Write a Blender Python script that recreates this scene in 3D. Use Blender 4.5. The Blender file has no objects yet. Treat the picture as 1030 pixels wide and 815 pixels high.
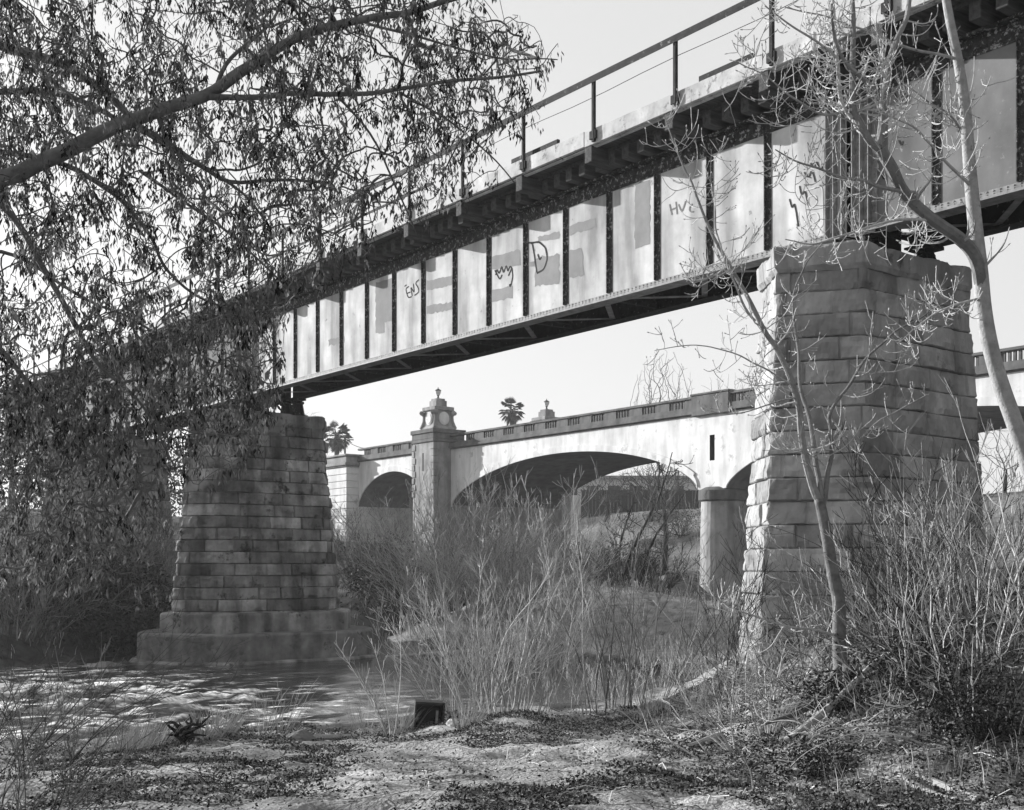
import bpy, math, random
import numpy as np
from mathutils import Vector
random.seed(7); RNG = np.random.default_rng(11)
C = bpy.context.scene.collection
PI = math.pi
# ---------------------------------------------------------------- frame
# camera stands at the origin and looks along +Y; the bridges run along d, n is square to them
NX, NY = 0.7995, 0.6007
ROT = math.atan2(NY, NX)
F, CX, HY = 1219.0, 515.0, 570.0
def W(s, t, z=0.0): return np.array([NX*s-NY*t, NY*s+NX*t, z])
def P(x, y, Y): return np.array([(x-CX)/F*Y, Y, (HY-y)/F*Y])
def on_face(x, y, s):                      # point of the plane s = const seen at this spot of the photograph -> (t, z)
    k = (x-CX)/F; Y = s/(NX*k+NY)
    return Y*(NX-NY*k), (HY-y)/F*Y
# ---------------------------------------------------------------- noise
def _hash(ix, iy, iz, seed):
    h = (ix*374761393 + iy*668265263 + iz*2147483647 + seed*974634777) & 0xffffffff
    h = ((h ^ (h >> 13)) * 1274126177) & 0xffffffff
    h = h ^ (h >> 16)
    return (h & 0xffff)/65535.0
def vnoise(x, y, z, seed=0):
    x, y, z = np.broadcast_arrays(np.asarray(x, float), np.asarray(y, float), np.asarray(z, float))
    ix, iy, iz = [np.floor(a).astype(np.int64) for a in (x, y, z)]
    fx, fy, fz = x-ix, y-iy, z-iz
    fx, fy, fz = [f*f*(3-2*f) for f in (fx, fy, fz)]
    r = 0
    for a in (0, 1):
        for b in (0, 1):
            for c in (0, 1):
                r = r + _hash(ix+a, iy+b, iz+c, seed)*(fx if a else 1-fx)*(fy if b else 1-fy)*(fz if c else 1-fz)
    return r*2-1
def fbm(x, y, z=0.0, seed=0, o=4):
    r, a, f = 0, 0.5, 1.0
    for i in range(o):
        r = r + a*vnoise(np.asarray(x)*f, np.asarray(y)*f, np.asarray(z)*f, seed+i*17); a *= .5; f *= 2.03
    return r
def sstep(a, b, x):
    u = np.clip((np.asarray(x, float)-a)/(b-a), 0, 1); return u*u*(3-2*u)
# ---------------------------------------------------------------- objects
def tag(o, label=None, cat=None, group=None, kind=None):
    if label: o['label'] = label
    if cat: o['category'] = cat
    if group: o['group'] = group
    if kind: o['kind'] = kind
    return o
def thing(name, label, cat, loc, rotz=0.0, group=None):
    o = bpy.data.objects.new(name, None); C.objects.link(o)
    o.location = [float(v) for v in loc]; o.rotation_euler = (0, 0, rotz)
    o.empty_display_size = .3
    return tag(o, label, cat, group)
class MB:
    def __init__(self): self.v = []; self.f = []; self.n = 0; self.tone = []; self.has_tone = False
    def add(self, verts, faces, tone=None):
        verts = np.asarray(verts, float).reshape(-1, 3)
        b = self.n; self.v.append(verts); self.n += len(verts)
        self.f.extend([tuple(i+b for i in f) for f in faces])
        if tone is not None: self.has_tone = True
        self.tone.append(np.full(len(verts), .5 if tone is None else tone) if tone is None or np.isscalar(tone) else np.asarray(tone, float))
    def box(self, x0, x1, y0, y1, z0, z1, tone=None):
        v = [(x, y, z) for x in (x0, x1) for y in (y0, y1) for z in (z0, z1)]
        self.add(v, [(0,1,3,2),(4,6,7,5),(0,4,5,1),(2,3,7,6),(0,2,6,4),(1,5,7,3)], tone)
    def bevel_box(self, x0, x1, y0, y1, z0, z1, b=.01, tone=None):
        a = [(x0, x1, y0+b, y1-b, z0+b, z1-b)]
        v = []
        for sx in (0, 1):
            for sy in (0, 1):
                for sz in (0, 1):
                    X = (x0, x1)[sx]; Y = (y0, y1)[sy]; Z = (z0, z1)[sz]
                    dx, dy, dz = (b, -b)[sx], (b, -b)[sy], (b, -b)[sz]
                    v += [(X, Y+dy, Z+dz), (X+dx, Y, Z+dz), (X+dx, Y+dy, Z)]
        def q(sx, sy, sz, k): return (sx*4+sy*2+sz)*3+k
        f = []
        for s in (0, 1):
            o = lambda l: l if s else l[::-1]
            f.append(tuple(o([q(s,0,0,0), q(s,1,0,0), q(s,1,1,0), q(s,0,1,0)])))
            f.append(tuple(o([q(0,s,0,1), q(0,s,1,1), q(1,s,1,1), q(1,s,0,1)])))
            f.append(tuple(o([q(0,0,s,2), q(1,0,s,2), q(1,1,s,2), q(0,1,s,2)])))
        for a in (0, 1):
            for c in (0, 1):
                f.append((q(a,c,0,0), q(a,c,1,0), q(a,c,1,1), q(a,c,0,1)))
                f.append((q(a,0,c,0), q(a,1,c,0), q(a,1,c,2), q(a,0,c,2)))
                f.append((q(0,a,c,1), q(1,a,c,1), q(1,a,c,2), q(0,a,c,2)))
        for sx in (0,1):
            for sy in (0,1):
                for sz in (0,1): f.append((q(sx,sy,sz,0), q(sx,sy,sz,1), q(sx,sy,sz,2)))
        self.add(v, f, tone)
    def bar(self, p, q, w, h, tone=None):      # rectangular bar from p to q
        p, q = np.asarray(p, float), np.asarray(q, float); d = q-p; d /= np.linalg.norm(d)
        up = np.array([0, 0, 1.]) if abs(d[2]) < .9 else np.array([1., 0, 0])
        a = np.cross(d, up); a /= np.linalg.norm(a); b = np.cross(a, d)
        v = [e + i*a*w/2 + j*b*h/2 for e in (p, q) for i in (-1, 1) for j in (-1, 1)]
        self.add(v, [(0,1,3,2),(4,6,7,5),(0,4,5,1),(2,3,7,6),(0,2,6,4),(1,5,7,3)], tone)
    def tube(self, pts, rad, n=5, tone=None, cap=True):
        pts = np.asarray(pts, float); m = len(pts)
        rad = np.full(m, rad) if np.isscalar(rad) else np.asarray(rad, float)
        tg = np.gradient(pts, axis=0); tg /= np.maximum(np.linalg.norm(tg, axis=1), 1e-9)[:, None]
        ref = np.array([.31, .17, .93]) if abs(np.dot(tg[m//2], [.31, .17, .93])) < .8 else np.array([.9, -.4, .1])
        a = np.cross(tg, ref); a /= np.maximum(np.linalg.norm(a, axis=1), 1e-6)[:, None]
        b = np.cross(tg, a)
        an = np.arange(n)*2*PI/n
        v = pts[:, None, :] + rad[:, None, None]*(a[:, None, :]*np.cos(an)[None, :, None] + b[:, None, :]*np.sin(an)[None, :, None])
        f = []
        for i in range(m-1):
            for j in range(n):
                k = (j+1) % n
                f.append((i*n+j, i*n+k, (i+1)*n+k, (i+1)*n+j))
        if cap and n > 3: f.append(tuple(range(n))[::-1]); f.append(tuple((m-1)*n+j for j in range(n)))
        self.add(v.reshape(-1, 3), f, tone)
    def lathe(self, c, prof, n=16, tone=None):   # prof: (r, z)
        an = np.arange(n)*2*PI/n; v = []
        for r, z in prof: v += [(c[0]+r*math.cos(a), c[1]+r*math.sin(a), c[2]+z) for a in an]
        f = [(i*n+j, i*n+(j+1) % n, (i+1)*n+(j+1) % n, (i+1)*n+j) for i in range(len(prof)-1) for j in range(n)]
        f += [tuple(range(n))[::-1], tuple((len(prof)-1)*n+j for j in range(n))]
        self.add(v, f, tone)
    def prism(self, poly, axis, a, b, tone=None):  # poly in the two other axes, extruded from a to b along axis
        v = []
        for e in (a, b):
            for u, w in poly:
                q = [u, w]; q.insert(axis, e); v.append(q)
        n = len(poly)
        f = [(j, (j+1) % n, n+(j+1) % n, n+j) for j in range(n)] + [tuple(range(n))[::-1], tuple(range(n, 2*n))]
        self.add(v, f, tone)
    def build(self, name, m, parent=None, smooth=False, origin=None):
        v = np.concatenate(self.v) if self.v else np.zeros((0, 3))
        if origin is not None: v = v-np.asarray(origin, float)
        me = bpy.data.meshes.new(name); me.from_pydata(v.tolist(), [], self.f); me.materials.append(m)
        if self.has_tone:
            at = me.attributes.new('tone', 'FLOAT', 'POINT'); at.data.foreach_set('value', np.concatenate(self.tone).astype(np.float32))
        if smooth: me.polygons.foreach_set('use_smooth', [True]*len(me.polygons))
        o = bpy.data.objects.new(name, me); C.objects.link(o)
        if parent is not None: o.parent = parent
        elif origin is not None: o.location = [float(x) for x in origin]
        return o
def fix_normals(o):
    import bmesh
    bm = bmesh.new(); bm.from_mesh(o.data); bmesh.ops.recalc_face_normals(bm, faces=bm.faces); bm.to_mesh(o.data); bm.free(); return o
def clone(o, parent, loc=None, rotz=None):
    c = o.copy(); C.objects.link(c); c.parent = parent
    if loc is not None: c.location = [float(x) for x in loc]
    if rotz is not None: c.rotation_euler = (0, 0, rotz)
    return c
def clone_thing(root, loc, rotz, label, scale=1.0):
    r = root.copy(); C.objects.link(r); r.location = [float(x) for x in loc]; r.rotation_euler = (0, 0, rotz); r.scale = (scale,)*3
    r['label'] = label
    for ch in list(root.children):
        c = ch.copy(); C.objects.link(c); c.parent = r
        for g in list(ch.children):
            d = g.copy(); C.objects.link(d); d.parent = c
    return r
# ---------------------------------------------------------------- materials (the photograph is black and white)
def mat(name, lo, hi, scale=4.0, rough=.85, bump=.15, bscale=25.0, stretch=(1, 1, 1), spots=0.0, spot_scale=2.0, spot_val=.05, tone=0.0, spec=.08, metal=0.0, detail=6.0, streak=0.0, bdist=.02):
    m = bpy.data.materials.new(name); m.use_nodes = True
    nt = m.node_tree; N = nt.nodes; L = nt.links; bs = N['Principled BSDF']
    tc = N.new('ShaderNodeTexCoord'); mp = N.new('ShaderNodeMapping'); mp.inputs['Scale'].default_value = stretch
    L.new(tc.outputs['Object'], mp.inputs['Vector'])
    n1 = N.new('ShaderNodeTexNoise'); n1.inputs['Scale'].default_value = scale; n1.inputs['Detail'].default_value = detail; n1.inputs['Roughness'].default_value = .62
    L.new(mp.outputs[0], n1.inputs['Vector'])
    r1 = N.new('ShaderNodeMapRange'); r1.inputs[1].default_value = .3; r1.inputs[2].default_value = .7; r1.inputs[3].default_value = lo; r1.inputs[4].default_value = hi
    L.new(n1.outputs[0], r1.inputs[0]); val = r1.outputs[0]
    def math_(op, a, b):
        q = N.new('ShaderNodeMath'); q.operation = op
        for i, e in enumerate((a, b)):
            if isinstance(e, (int, float)): q.inputs[i].default_value = e
            else: L.new(e, q.inputs[i])
        return q.outputs[0]
    if streak:
        mp2 = N.new('ShaderNodeMapping'); mp2.inputs['Scale'].default_value = (.75, .75, .13); L.new(tc.outputs['Object'], mp2.inputs['Vector'])
        n3 = N.new('ShaderNodeTexNoise'); n3.inputs['Scale'].default_value = 2.4; n3.inputs['Detail'].default_value = 4; L.new(mp2.outputs[0], n3.inputs['Vector'])
        r3 = N.new('ShaderNodeMapRange'); r3.inputs[1].default_value = .42; r3.inputs[2].default_value = .68; r3.inputs[3].default_value = 1; r3.inputs[4].default_value = 1-streak
        L.new(n3.outputs[0], r3.inputs[0]); val = math_('MULTIPLY', val, r3.outputs[0])
    if spots:
        n2 = N.new('ShaderNodeTexNoise'); n2.inputs['Scale'].default_value = spot_scale; n2.inputs['Detail'].default_value = 8; n2.inputs['Roughness'].default_value = .7; L.new(mp.outputs[0], n2.inputs['Vector'])
        r2 = N.new('ShaderNodeMapRange'); r2.inputs[1].default_value = .66-spots*.3; r2.inputs[2].default_value = .72-spots*.25
        L.new(n2.outputs[0], r2.inputs[0])
        mx = N.new('ShaderNodeMix'); mx.data_type = 'FLOAT'; L.new(r2.outputs[0], mx.inputs[0]); L.new(val, mx.inputs[2]); mx.inputs[3].default_value = spot_val
        val = mx.outputs[0]
    if tone:
        at = N.new('ShaderNodeAttribute'); at.attribute_name = 'tone'
        rt = N.new('ShaderNodeMapRange'); rt.inputs[3].default_value = 1-tone; rt.inputs[4].default_value = 1+tone; L.new(at.outputs['Fac'], rt.inputs[0])
        val = math_('MULTIPLY', val, rt.outputs[0])
    cb = N.new('ShaderNodeCombineColor')
    for i in range(3): L.new(val, cb.inputs[i])
    L.new(cb.outputs[0], bs.inputs['Base Color'])
    bs.inputs['Roughness'].default_value = rough; bs.inputs['Specular IOR Level'].default_value = spec; bs.inputs['Metallic'].default_value = metal
    if bump:
        nb = N.new('ShaderNodeTexNoise'); nb.inputs['Scale'].default_value = bscale; nb.inputs['Detail'].default_value = 6; L.new(tc.outputs['Object'], nb.inputs['Vector'])
        b = N.new('ShaderNodeBump'); b.inputs['Strength'].default_value = bump; b.inputs['Distance'].default_value = bdist; L.new(nb.outputs[0], b.inputs['Height']); L.new(b.outputs[0], bs.inputs['Normal'])
    return m
M = {}
M['stone'] = mat('stone', 0.07, 0.33, 1.1, bump=.8, bscale=14, tone=.65, streak=.7, spots=.28, spot_scale=1.6, spot_val=.03, detail=12)
M['stone_near'] = mat('stone_near', 0.19, 0.37, 1.4, bump=.7, bscale=12, tone=.35, streak=.35, spots=.15, spot_scale=1.2, spot_val=.09)
M['footing'] = mat('footing', 0.08, 0.2, 2.5, bump=.6, bscale=9, streak=.4, spots=.3, spot_val=.06)
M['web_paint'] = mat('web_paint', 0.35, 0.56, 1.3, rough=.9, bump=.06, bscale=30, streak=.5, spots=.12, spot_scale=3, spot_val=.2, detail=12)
M['web_paint_shade'] = mat('web_paint_shade', 0.12, 0.2, 1.1, rough=.95, bump=.06, bscale=30, streak=.3, spots=.2, spot_scale=8, spot_val=.22)  # web paint with the shade on the outer spans put into its colour
M['patch_paint'] = mat('patch_paint', 0.19, 0.26, 2.0, rough=.95, bump=.05, streak=.15)
M['rust'] = mat('rust', 0.015, 0.06, 9.0, rough=.9, bump=.3, bscale=40, spots=.4, spot_scale=12, spot_val=.3)
M['steel_dark'] = mat('steel_dark', 0.015, 0.04, 6.0, rough=.8, bump=.2, bscale=40, spots=.2, spot_scale=10, spot_val=.2)
M['steel_pale'] = mat('steel_pale', 0.12, 0.28, 6.0, rough=.6, bump=.1, bscale=40, spots=.25, spot_scale=8, spot_val=.12)
M['timber'] = mat('timber', 0.07, 0.19, 5.0, bump=.4, bscale=20, stretch=(.4, 3, 3), tone=.5)
M['fascia'] = mat('fascia', 0.32, 0.54, 3.0, bump=.3, bscale=16, spots=.3, spot_scale=5, spot_val=.16, streak=.25)
M['ink'] = mat('ink', .02, .05, 8, rough=.95, bump=0)
M['pale_ink'] = mat('pale_ink', 0.42, 0.52, 8, rough=.95, bump=0)
M['grey_ink'] = mat('grey_ink', 0.16, 0.2, 8, rough=.95, bump=0)
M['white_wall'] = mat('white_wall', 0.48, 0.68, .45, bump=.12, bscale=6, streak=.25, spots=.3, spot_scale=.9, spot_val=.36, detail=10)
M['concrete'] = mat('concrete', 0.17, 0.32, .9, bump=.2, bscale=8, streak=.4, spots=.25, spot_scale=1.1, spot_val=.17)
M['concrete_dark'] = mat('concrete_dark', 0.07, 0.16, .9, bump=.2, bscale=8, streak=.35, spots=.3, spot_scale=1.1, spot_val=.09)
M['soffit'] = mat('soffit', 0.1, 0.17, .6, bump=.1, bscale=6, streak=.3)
M['opening_shade'] = mat('opening_shade', .03, .06, 2, bump=0)  # near-black colour standing for the shade inside slots and windows
M['lamp_metal'] = mat('lamp_metal', .06, .1, 5, rough=.5, bump=0)
M['lamp_glass'] = mat('lamp_glass', .5, .6, 5, rough=.3, bump=0)
M['bark_left'] = mat('bark_left', 0.07, 0.16, 12, bump=.5, bscale=40, stretch=(1, 1, 1), tone=.3)
M['bark_pale'] = mat('bark_pale', 0.2, 0.36, 10, bump=.4, bscale=50, tone=.65, spots=.2, spot_scale=14, spot_val=.14)
M['bark_mid'] = mat('bark_mid', 0.07, 0.16, 10, bump=.4, bscale=50, tone=.4)
M['twig_pale'] = mat('twig_pale', 0.2, 0.38, 5, bump=0, tone=.7)
M['twig_mid'] = mat('twig_mid', 0.06, 0.17, 5, bump=0, tone=.75)
M['twig_dark'] = mat('twig_dark', 0.02, 0.055, 5, bump=0, tone=.5)
M['leaf_dead'] = mat('leaf_dead', 0.05, 0.15, 3, bump=0, tone=.9, rough=.7)
M['leaf_dark'] = mat('leaf_dark', 0.012, 0.045, 3, bump=0, tone=.6, rough=.6)
M['palm_leaf'] = mat('palm_leaf', .05, .1, 2, bump=0, tone=.4)
M['litter'] = mat('litter', 0.02, 0.11, 2, bump=0, tone=.95, rough=.8)
M['grass'] = mat('dry_grass', 0.22, 0.38, 3, bump=0, tone=.4)
M['rock'] = mat('rock', 0.07, 0.2, 3, bump=.5, bscale=12)
M['driftwood'] = mat('driftwood', 0.2, 0.34, 8, bump=.4, bscale=30, stretch=(3, 3, 3))
M['building'] = mat('building', 0.35, 0.45, .4, bump=0)
M['crate_metal'] = mat('crate_metal', .02, .05, 6, rough=.6, bump=.1)
def translucent(m, f):      # thin leaves let some light through
    nt = m.node_tree; bs = nt.nodes['Principled BSDF']; ou = nt.nodes['Material Output']; tr = nt.nodes.new('ShaderNodeBsdfTranslucent'); mx = nt.nodes.new('ShaderNodeMixShader'); mx.inputs[0].default_value = f
    nt.links.new(bs.inputs['Base Color'].links[0].from_socket, tr.inputs['Color']); nt.links.new(bs.outputs[0], mx.inputs[1]); nt.links.new(tr.outputs[0], mx.inputs[2]); nt.links.new(mx.outputs[0], ou.inputs['Surface'])
translucent(M['leaf_dead'], .4)
# ---------------------------------------------------------------- ground and river
WL = -2.9
SH_S = [-80, 5, 12, 18, 21, 24, 27, 30, 36, 45, 55, 70, 120]; SH_T = [23, 21, 19.6, 19.8, 21, 27, 34.5, 38.5, 42, 47, 53, 62, 90]
FA_S = [-80, 0, 8, 12, 20, 30, 40, 55, 70, 120]; FA_T = [28, 33.5, 36, 38.3, 44, 51, 56, 64, 72, 100]
def terrain(X, Y, rough=True):
    X, Y = np.asarray(X, float), np.asarray(Y, float)
    s = NX*X+NY*Y; t = -NY*X+NX*Y
    wob = .7*fbm(s*.25, t*.1, 3.1, 5, 3)
    d1 = np.interp(s, SH_S, SH_T)-t+wob; d2 = t-np.interp(s, FA_S, FA_T)+wob
    zn = WL+np.interp(d1, [-3, 0, .6, 3, 9, 14, 20, 40, 110, 300], [-.7, 0, .14, .27, .6, .86, 1.28, 2.2, 7.5, 10])
    zf = WL+np.interp(d2, [-3, 0, 1, 5, 16, 30, 50, 90, 300], [-.7, 0, .5, 1.4, 3.0, 5, 7.4, 8.9, 9.5])
    z = np.maximum(zn, zf)
    # sandy mound between the bridges
    ax, ay, bx, by = 1.4, 50.2, 9.5, 45.0
    L2 = (bx-ax)**2+(by-ay)**2; u = np.clip(((X-ax)*(bx-ax)+(Y-ay)*(by-ay))/L2, 0, 1.25)
    dd = np.hypot(X-(ax+u*(bx-ax)), Y-(ay+u*(by-ay)))
    ridge = -.5-1.15*u-.04*dd-.19*np.maximum(dd-.6, 0)-.16*np.maximum(ax-X, 0)+.10*fbm(X*.3, Y*.3, 0, 14, 3)+.16*fbm(X*.9, Y*.9, 0, 15, 4); z = np.where(ridge > z, ridge, z)
    # steep bank round the young tree and the near pier
    z = z+1.95*sstep(1.9, 6.3, X)*sstep(8.5, 14.5, Y)*(1-sstep(21, 29, Y))
    # slope behind the road bridge
    z = np.maximum(z, WL-.5+9.3*sstep(66, 97, s)+.5*sstep(62, 70, s))
    land = np.clip(np.maximum(np.maximum(d1, d2)*.8, (z-WL)*1.5), 0, 1)
    z = z+land*(.3*fbm(X*.22, Y*.22, 0, 21, 3)+.16*fbm(X*.8, Y*.8, 0, 33, 3))
    if rough: z = z+land*(.075*fbm(X*3.2, Y*3.2, 0, 44, 4)+.12*sstep(.05, .4, fbm(X*.9, Y*1.1, 0, 91, 3))*fbm(X*2.6, Y*2.6, 0, 92, 2))
    return z
def gz(x, y): return float(terrain(np.array([x]), np.array([y]))[0])
def G(x, y, lift=0.0): return np.array([x, y, gz(x, y)+lift])
def at_ground(px, Y, lift=0.0): return G((px-CX)/F*Y, Y, lift)
def graded(a, b, c, lo, hi, fine, coarse):   # fine spacing between a and b, growing outside
    xs = list(np.arange(a, b, fine)); q = fine
    while xs[-1] < hi: q = min(q*1.045, coarse); xs.append(xs[-1]+q)
    q = fine
    while xs[0] > lo: q = min(q*1.045, coarse); xs.insert(0, xs[0]-q)
    return np.array(xs)
gx = graded(-8.5, 8.5, 0, -330, 330, .11, 14); gy = graded(9, 23, 0, -60, 420, .11, 14)
GX, GY = np.meshgrid(gx, gy); GZ = terrain(GX, GY)
nx_, ny_ = len(gx), len(gy)
idx = np.arange(nx_*ny_).reshape(ny_, nx_)
fc = np.stack([idx[:-1, :-1], idx[:-1, 1:], idx[1:, 1:], idx[1:, :-1]], -1).reshape(-1, 4)
me = bpy.data.meshes.new('ground'); me.from_pydata(np.stack([GX, GY, GZ], -1).reshape(-1, 3).tolist(), [], fc.tolist())
me.polygons.foreach_set('use_smooth', [True]*len(me.polygons))
def ground_mat():
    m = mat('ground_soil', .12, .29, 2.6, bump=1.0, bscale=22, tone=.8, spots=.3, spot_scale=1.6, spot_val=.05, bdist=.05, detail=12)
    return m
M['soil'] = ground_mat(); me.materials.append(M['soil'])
# soil tone: pale dry sand on the near shore and the mound, darker on the overgrown banks
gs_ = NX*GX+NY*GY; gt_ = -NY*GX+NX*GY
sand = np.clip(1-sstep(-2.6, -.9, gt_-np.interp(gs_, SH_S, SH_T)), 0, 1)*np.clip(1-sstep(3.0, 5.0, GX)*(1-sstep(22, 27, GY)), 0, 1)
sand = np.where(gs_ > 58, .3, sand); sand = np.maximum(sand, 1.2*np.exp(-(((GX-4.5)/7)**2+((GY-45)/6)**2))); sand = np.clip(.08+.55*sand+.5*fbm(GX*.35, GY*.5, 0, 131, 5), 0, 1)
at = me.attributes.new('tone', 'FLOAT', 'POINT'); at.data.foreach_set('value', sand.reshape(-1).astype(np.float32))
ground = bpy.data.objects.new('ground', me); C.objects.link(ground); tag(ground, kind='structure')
# river: fine rippled sheet with broken white water over the shallows on the left
rx = graded(-16, 6, 0, -120, 60, .13, 6); ry = graded(19.5, 38, 0, 2, 150, .13, 6)
RX, RY = np.meshgrid(rx, ry)
RS = NX*RX+NY*RY; RT = -NY*RX+NX*RY
rap = np.exp(-((RS-8.3)/4.6)**2)*np.exp(-((RT-26)/8.5)**2)
warp = fbm(RX*.35, RY*.35, 0, 3, 3)*1.6
rid = 1-np.abs(fbm((RS+warp)*.42, (RT+warp)*.95, 0, 61, 4))*2.2
RZ = WL+.012*fbm(RS*1.2, RT*2.2, 0, 71, 3)+rap*(.17*np.clip(rid, 0, 1)**3+.06*fbm(RX*3, RY*3, 0, 81, 3))
crest = np.clip(rid-.66, 0, 1)*3.0*np.clip(.25+2.2*fbm(RS*1.6+warp, RT*4.0, 0, 67, 5), 0, 1)
foam = np.clip(rap*2.0*crest+rap*2.1*np.clip(fbm(RS*1.9+warp, RT*5.5, 0, 65, 5)-.17, 0, 1)*3.2, 0, 1)
idx = np.arange(RX.size).reshape(RX.shape)
fc = np.stack([idx[:-1, :-1], idx[:-1, 1:], idx[1:, 1:], idx[1:, :-1]], -1).reshape(-1, 4)
me = bpy.data.meshes.new('river'); me.from_pydata(np.stack([RX, RY, RZ], -1).reshape(-1, 3).tolist(), [], fc.tolist())
me.polygons.foreach_set('use_smooth', [True]*len(me.polygons))
at = me.attributes.new('tone', 'FLOAT', 'POINT'); at.data.foreach_set('value', foam.reshape(-1).astype(np.float32))
def water_mat():
    m = bpy.data.materials.new('river_water'); m.use_nodes = True; nt = m.node_tree; N = nt.nodes; L = nt.links; bs = N['Principled BSDF']
    tc = N.new('ShaderNodeTexCoord'); mp = N.new('ShaderNodeMapping'); mp.inputs['Rotation'].default_value = (0, 0, -ROT); mp.inputs['Scale'].default_value = (.8, 2.4, 1)
    L.new(tc.outputs['Object'], mp.inputs[0])
    n = N.new('ShaderNodeTexNoise'); n.inputs['Scale'].default_value = 1.6; n.inputs['Detail'].default_value = 7; n.inputs['Roughness'].default_value = .6; L.new(mp.outputs[0], n.inputs['Vector'])
    b = N.new('ShaderNodeBump'); b.inputs['Strength'].default_value = .5; b.inputs['Distance'].default_value = .05; L.new(n.outputs[0], b.inputs['Height']); L.new(b.outputs[0], bs.inputs['Normal'])
    a = N.new('ShaderNodeAttribute'); a.attribute_name = 'tone'
    n2 = N.new('ShaderNodeTexNoise'); n2.inputs['Scale'].default_value = 9; n2.inputs['Detail'].default_value = 6; L.new(mp.outputs[0], n2.inputs['Vector'])
    q = N.new('ShaderNodeMath'); q.operation = 'MULTIPLY'; L.new(a.outputs['Fac'], q.inputs[0])
    r = N.new('ShaderNodeMapRange'); r.inputs[1].default_value = .38; r.inputs[2].default_value = .62; r.inputs[3].default_value = .25; r.inputs[4].default_value = 1.2; L.new(n2.outputs[0], r.inputs[0]); L.new(r.outputs[0], q.inputs[1])
    mx = N.new('ShaderNodeMix'); mx.data_type = 'RGBA'; L.new(q.outputs[0], mx.inputs[0]); mx.inputs[6].default_value = (.02, .02, .02, 1); mx.inputs[7].default_value = (.8, .8, .8, 1); L.new(mx.outputs[2], bs.inputs['Base Color'])
    r2 = N.new('ShaderNodeMapRange'); r2.inputs[3].default_value = .07; r2.inputs[4].default_value = .7; L.new(q.outputs[0], r2.inputs[0]); L.new(r2.outputs[0], bs.inputs['Roughness'])
    bs.inputs['IOR'].default_value = 1.33
    return m
me.materials.append(water_mat())
river = bpy.data.objects.new('river', me); C.objects.link(river); tag(river, kind='structure')
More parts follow.
